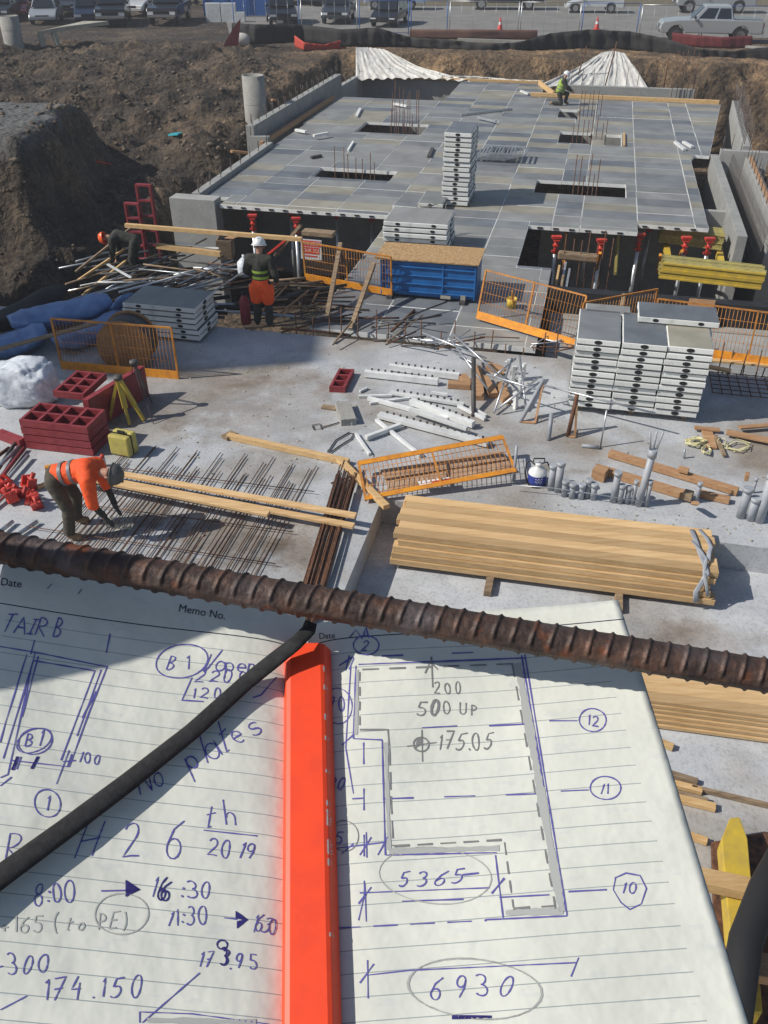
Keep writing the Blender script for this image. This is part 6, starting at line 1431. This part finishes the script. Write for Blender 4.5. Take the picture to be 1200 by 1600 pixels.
bl.line([(158, 1392), (200, 1391)], 2)
for k in range(6): dk.line([(196, 1376 + k * 3), (218, 1390), (196, 1400 - k * 2)], 2.4)
write(bl, "11:30", 258, 1446, 26, .74, 0, .12, 2.1, .95); bl.line([(350, 1434), (370, 1436)], 2.4)
for k in range(6): dk.line([(368, 1424 + k * 2), (386, 1437), (370, 1450 - k * 2)], 2.4)
write(bl, "1630", 390, 1455, 25, .55, 5, .12, 2.0, .8)
write(fa, "+165 (to PE)", 0, 1458, 24, .80, -2, .12, 2.2, 1.0); fa.ellipse(190, 1428, 42, 32, 2, -6)
write(bl, "-300", -14, 1525, 32, .78, -5, .15, 2.1, .95); write(bl, "174.150", 60, 1562, 34, .88, -2, .15, 2.2, 1.02); write(bl, "17", 307, 1510, 26, .8, 0, .12, 2.1); write(dk, "33", 342, 1508, 27, .06, 0, .1, 2.4, .8); write(bl, ".95", 358, 1513, 25, .85, 2, .12, 2.1, 1.0)
dk.ellipse(347, 1476, 8, 7, 2.4)
bl.line([(312, 1520), (222, 1598)], 2.1); bl.line([(0, 1578), (42, 1556)], 2); bl.line([(218, 1598), (218, 1581), (300, 1584), (420, 1600)], 2)
fa.line([(230, 1594), (400, 1597)], 9)
# right page: the plan
b_l = [((560, 1038), (820, 1028)), ((556, 1040), (552, 1154)), ((552, 1154), (597, 1156)), ((597, 1156), (602, 1336)), ((602, 1336), (776, 1332)), ((774, 1336), (786, 1434)), ((758, 1437), (886, 1431)), ((820, 1022), (886, 1430)), ((815, 1024), (850, 1230))]
for a, b in b_l: bl.line([a, b], 2.2)
bl.line([(548, 1040), (540, 1168), (552, 1240)], 1.8); bl.line([(560, 1438), (570, 1395), (572, 1400)], 1.6)
pc.dash((566, 1046), (802, 1037), 26, 16, 2.6); pc.dash((562, 1050), (562, 1136), 14, 9, 2.6); pc.line([(562, 1140), (606, 1140), (608, 1166)], 2.6); pc.dash((608, 1168), (614, 1322), 28, 10, 2.6)
pc.dash((616, 1322), (788, 1312), 24, 12, 3); pc.dash((800, 1036), (868, 1420), 22, 15, 2.6); pc.dash((788, 1316), (802, 1418), 20, 10, 2.6); pc.dash((802, 1420), (868, 1415), 26, 18, 4)
for (x0, y0, x1, y1, w) in ((809, 1036, 878, 1424, 13), (608, 1330, 780, 1325, 9), (790, 1426, 880, 1423, 10), (558, 1046, 556, 1148, 6), (603, 1160, 608, 1328, 6)): fa.line([(x0, y0), (x1, y1)], w)
pc.line([(674, 1026), (676, 1074)], 2.6); pc.line([(664, 1052), (672, 1034), (684, 1046)], 2.6); write(pc, "200", 678, 1084, 17, .95, -2, .1, 1.9, 1.0); write(pc, "5", 650, 1118, 22, .75, 0, .1, 2.2, 1.1); write(dk if False else pc, "0", 672, 1118, 24, .75, 0, .1, 4.2, .9); write(pc, "0", 690, 1117, 20, .75, 0, .1, 2.0, 1); write(pc, "UP", 716, 1117, 17, .95, 0, .1, 2.0, 1.1)
write(pc, "175.05", 682, 1172, 25, .80, -2, .1, 2.2, .92); pc.ellipse(658, 1163, 12, 11, 2.4); pc.poly([(658, 1163), (648, 1170), (652, 1153), (660, 1151)]); pc.line([(636, 1166), (682, 1160)], 2); pc.line([(659, 1140), (660, 1190)], 2)
bl.dash((572, 1026), (820, 1016), 34, 76, 2.2, 24); bl.line([(659, 1137), (714, 1134)], 2.2); bl.line([(764, 1134), (824, 1131)], 2.2)
bl.dash((598, 1248), (845, 1240), 48, 48, 2.2); bl.line([(568, 1176), (568, 1260)], 2) if False else bl.dash((568, 1160), (569, 1400), 34, 38, 1.9)
bl.line([(858, 1126), (902, 1126)], 2.2); bl.ellipse(926, 1125, 21, 18, 2.1); write(bl, "12", 915, 1134, 17, .85, 0, .1, 2.1)
bl.line([(876, 1236), (920, 1234)], 2.2); bl.ellipse(946, 1231, 24, 18, 2.1); write(bl, "11", 934, 1240, 17, .95, 0, .1, 2.1, 1.1)
bl.line([(888, 1393), (948, 1390)], 2.2); bl.line([(960, 1372), (978, 1364), (1000, 1368), (1010, 1388), (1002, 1412), (984, 1421), (970, 1410), (958, 1390), (962, 1370)], 2.1); write(bl, "10", 968, 1397, 19, .95, 0, .1, 2.2, 1.1)
write(bl, "5365", 624, 1386, 24, .98, -3, .12, 2.3, 1.15); bl.line([(722, 1367), (748, 1364)], 2.6); fa.ellipse(680, 1368, 88, 44, 1.8, 4)
bl.line([(562, 1395), (765, 1387)], 2); bl.line([(628, 1408), (724, 1405)], 2.2); bl.line([(768, 1396), (788, 1372)], 3.2); bl.line([(560, 1412), (580, 1386)], 2.4); bl.line([(570, 1380), (572, 1440)], 1.8); bl.line([(780, 1402), (858, 1398)], 2)
bl.dash((525, 1450), (760, 1438), 38, 20, 2.2)
write(bl, "6930", 672, 1560, 32, .96, -2, .15, 2.4, 1.15); fa.ellipse(742, 1545, 106, 46, 2.4, 5); fa.ellipse(742, 1545, 104, 47, 1.8, 5)
bl.line([(570, 1524), (640, 1516), (900, 1504)], 2.2); bl.line([(892, 1526), (904, 1496)], 2.6); bl.line([(562, 1536), (584, 1506)], 2.4); bl.line([(574, 1500), (575, 1560)], 1.8)
for k in range(3): dk.line([(706, 1587 + k * 2), (768, 1588 + k)], 2.6)
bl.ellipse(572, 1008, 20, 15, 2); write(bl, "2", 564, 1016, 17, .8, 0, .1, 2.1, 1.1); bl.line([(546, 996), (556, 984), (566, 998), (572, 980), (576, 996)], 2.2)
bl.line([(530, 1040), (552, 1026)], 2.2); bl.line([(540, 1048), (546, 1024)], 2.2); bl.line([(545, 1046), (553, 1028)], 2.2)
write(bl, "70", 512, 1110, 22, .75, 0, .15, 2.2, .95); bl.ellipse(528, 1103, 22, 28, 1.6); write(bl, "30", 513, 1234, 20, .75, 0, .15, 2.2, .9); write(bl, "15", 515, 1318, 20, .7, 0, .15, 2.2, .9); pc.ellipse(538, 1306, 22, 24, 1.4)
for y in (1160, 1330): bl.line([(534, y + 4), (552, y - 12)], 2.4)
bl.line([(520, 1326), (600, 1316)], 2); bl.line([(562, 1336), (580, 1308)], 2.6); bl.line([(572, 1300), (573, 1340)], 1.8); bl.line([(590, 1336), (606, 1308)], 2.6)
bl.line([(550, 1248), (568, 1247)], 2)
for (a, b) in (((0, 920), (18, 922)),): pass
def print_text(s, px0, py0, size_px, ang, name_):
    cu = bpy.data.curves.new("t", 'FONT'); cu.body = s; cu.size = size_px; to = bpy.data.objects.new("t", cu); COL.objects.link(to); dg = bpy.context.evaluated_depsgraph_get(); me = bpy.data.meshes.new_from_object(to.evaluated_get(dg)); bpy.data.objects.remove(to)
    ca, sa = cos(R(ang)), sin(R(ang)); vs = []
    for v in me.vertices:
        x, y = v.co.x, -v.co.y; h = hit(px0 + x * ca - y * sa, py0 + x * sa + y * ca)
        if h is None: return
        vs.append(h)
    pr.new(); pr.mb.add(vs, [tuple(p.vertices) for p in me.polygons])
print_text("Date", 0, 914, 17, 7, ""); print_text("Memo No.", 278, 955, 17, 10, ""); print_text("Date", 498, 998, 13, -2, "")
pr.line([(74, 920), (81, 912)], 1.2); pr.line([(122, 928), (128, 920)], 1.2)
pr.line([(546, 996), (552, 990)], 1.0)
for ink, m, nm in ((bl, INK, "blue_pen_drawing"), (dk, INKD, "heavy_pen_mark"), (pc, PENC, "pencil_drawing"), (fa, FAINT, "pencil_shading_stroke"), (pr, PRN, "printed_mark")):
    for q in ink.parts + [ink.mb]: q.build(nm, m, nb)
# ------------------------------------------------------------------ orange stick in the gutter
RED_O = mat("fluorescent_orange_paint", (.90, .07, .014), .5, c2=(.72, .055, .02), scale=70, sharp=(.3, .8), detail=12)
stk = thing("orange_stick", "bright orange painted metal stick lying in the notebook gutter", "stick", S_BOT)
def sp3(x, b, n): return S_TOP + (RV - LV).normalized() * x - PD * b + (NR + NL).normalized() * n
prof_ = [(-.0118, -.001), (-.0108, .0065), (-.0085, .0078), (.0060, .0086), (.0082, .0078), (.0116, .0018), (.0116, -.002)]
ks = 9; mb = MB(); vs = []
B0, B1 = .0175, .213
for k in range(ks): 
    f = k / (ks - 1)
    for x, n in prof_: vs.append(sp3(x, B0 + (B1 - B0) * f, n + .0035))
np_ = len(prof_); mb.add(vs, [(k * np_ + i, k * np_ + (i + 1) % np_, (k + 1) * np_ + (i + 1) % np_, (k + 1) * np_ + i) for k in range(ks - 1) for i in range(np_)] + [list(range(np_)), list(range((ks - 1) * np_, ks * np_))[::-1]])
mb.build("bar_body", RED_O, stk, bevel=.0005)
ch = MB(); rc_ = random.Random(4)
for b0_, b1_ in ((.030, .033), (.040, .0425), (.055, .058), (.066, .068), (.082, .0835), (.096, .0985), (.1, .107), (.113, .119), (.121, .124), (.19, .212), (.15, .1515)):
    n = 5; ch = MB()
    for k in range(n):
        b = b0_ + (b1_ - b0_) * k / n; w = rc_.uniform(.0007, .0022) * (1.7 if b0_ == .19 else 1)
        ch.add([sp3(.0079, b, .01155), sp3(.0079 - w * .8, b + (b1_ - b0_) / n * .5, .0117), sp3(.0079, b + (b1_ - b0_) / n * 1.3, .01155), sp3(.0079 + w, b + (b1_ - b0_) / n * .6, .0117 - w * 1.55)], [(0, 1, 2, 3)])
    ch.build("paint_chip", mat("bare_metal", (.42, .42, .43), .5, .3), stk)
# ------------------------------------------------------------------ black elastic strap
sr = thing("black_strap", "black elastic cord crossing the left page diagonally", "cord", hit(300, 1145, 'L'))
pts = [(486, 972, .4185, .004), (482, 985, .417, .0046), (462, 1005, .418, .0048), (430, 1030, .417, .0052), (385, 1066, .392, .0052), (300, 1143, .368, .0054), (200, 1222, .342, .0058), (100, 1297, .318, .0060), (0, 1370, .296, .0064), (-80, 1430, .28, .0066)]
P_ = []; r_ = []
def strap_z(x, y, z):
    h_ = hit(x, y)
    return ((h_ - CAM).dot(CF) - .0052) if h_ else z
pts = [(x, y, strap_z(x, y, z) if 0 <= x < 425 else (.424 if x > 470 else z), r * 1.0) for x, y, z, r in pts]
pts[-1] = (-80, 1430, pts[-2][2] - .012, .0066)
for i in range(len(pts) - 1):
    for k in range(6):
        f = k / 6; a, b = pts[i], pts[i + 1]; P_.append(camp(a[0] + (b[0] - a[0]) * f, a[1] + (b[1] - a[1]) * f, a[2] + (b[2] - a[2]) * f)); r_.append((a[3] + (b[3] - a[3]) * f) * .84)
MB().tube(P_, r_, 14, flat=.45).build("cord", mat("black_elastic", (.008, .008, .009), .85, c2=(.02, .02, .022), scale=300, bump=.1, bscale=900), sr)
# ------------------------------------------------------------------ deformed bar across the view
def steel_bar_mat():
    m = mat("weathered_rebar", (.040, .028, .024), .6, .3, c2=(.13, .068, .046), c3=(.07, .045, .037), scale=90, bump=.16, bscale=260, detail=10); nt = m.node_tree; b = nt.nodes["Principled BSDF"]
    s = b.inputs["Base Color"].links[0].from_socket; tc = nt.nodes["Texture Coordinate"].outputs["Object"]
    n = nt.nodes.new("ShaderNodeTexNoise"); n.inputs["Scale"].default_value = 62; n.inputs["Detail"].default_value = 7; nt.links.new(tc, n.inputs["Vector"])
    cr = nt.nodes.new("ShaderNodeValToRGB"); cr.color_ramp.elements[0].position = .60; cr.color_ramp.elements[1].position = .72; nt.links.new(n.outputs["Fac"], cr.inputs[0])
    mx = nt.nodes.new("ShaderNodeMix"); mx.data_type = 'RGBA'; nt.links.new(cr.outputs[0], mx.inputs[0]); nt.links.new(s, mx.inputs[6]); mx.inputs[7].default_value = (.20, .062, .022, 1)
    n2 = nt.nodes.new("ShaderNodeTexNoise"); n2.inputs["Scale"].default_value = 30; n2.inputs["Detail"].default_value = 8; nt.links.new(tc, n2.inputs["Vector"])
    cr2 = nt.nodes.new("ShaderNodeValToRGB"); cr2.color_ramp.elements[0].position = .52; cr2.color_ramp.elements[1].position = .68; nt.links.new(n2.outputs["Fac"], cr2.inputs[0])
    mx2 = nt.nodes.new("ShaderNodeMix"); mx2.data_type = 'RGBA'; nt.links.new(cr2.outputs[0], mx2.inputs[0]); nt.links.new(mx.outputs[2], mx2.inputs[6]); mx2.inputs[7].default_value = (.12, .10, .10, 1)
    nt.links.new(mx2.outputs[2], b.inputs["Base Color"]); return m
q0, q1 = camp(-160, 827, .422), camp(1360, 1085, .400)
ax_ = (q1 - q0).normalized(); Lb = (q1 - q0).length; e1 = ax_.cross(Vector((0, 0, 1))).normalized(); e2 = ax_.cross(e1)
rad = .0078; NA, NS = 40, 1300; vs = []; pitch_ = .0088
for i in range(NS + 1):
    s = Lb * i / NS
    for k in range(NA):
        a = 2 * pi * k / NA
        # oblique ribs on both halves and two longitudinal ribs
        ph = ((s + .0022 * cos(a) + (.0044 if sin(a) > 0 else 0)) / pitch_) % 1.0
        rb = math.exp(-((ph - .5) / .105) ** 2) * min(1, abs(sin(a)) * 2.2) ** 1
        lr = math.exp(-((abs(cos(a)) - 1) / .02) ** 2)
        r = rad + .00102 * max(rb, lr * .9) + .00012 * noise.noise(Vector((s * 500, a * 3, 0)))
        bend = .0012 * sin(s * 9)
        vs.append(q0 + ax_ * s + e1 * (r * cos(a)) + e2 * (r * sin(a) + bend))
mb = MB().add(vs, [(i * NA + k, i * NA + (k + 1) % NA, (i + 1) * NA + (k + 1) % NA, (i + 1) * NA + k) for i in range(NS) for k in range(NA)], True)
rb_ = mb.build("deformed_bar", steel_bar_mat(), None); tag(rb_, "thick rusty ribbed steel bar lying across the notebook in the foreground", "rebar")
# unseen board added to shade the head of the left page, outlined from that shadow
gb = [(-260, 915), (0, 903), (130, 915), (250, 938), (420, 960), (365, 992), (230, 1030), (0, 1085), (-260, 1150)]
def plane_l(px, py): d = ray(px, py); t = (OL - CAM).dot(NL) / d.dot(NL); return CAM + d * t
gp_ = [plane_l(*q) - sd * .33 for q in gb]
single("page_shade_board", MB().prism(gp_, (0, 0, 0), sd * -.012), WOODO, "board added out of view, outlined to shade the head of the left page", "board")
# ------------------------------------------------------------------ dusty air
hz = MB().box((0, 170, 10.6), (600, 500, 29.6)).build("haze", None if False else BLACK, None); hz.data.materials.clear()
hm = bpy.data.materials.new("dusty_air"); hm.use_nodes = True; hn = hm.node_tree; hn.nodes.clear(); ho = hn.nodes.new("ShaderNodeOutputMaterial"); hv = hn.nodes.new("ShaderNodeVolumePrincipled")
hv.inputs["Density"].default_value = .0012; hv.inputs["Color"].default_value = (.9, .93, 1, 1); hn.links.new(hv.outputs[0], ho.inputs["Volume"]); hz.data.materials.append(hm); hz["kind"] = "stuff"
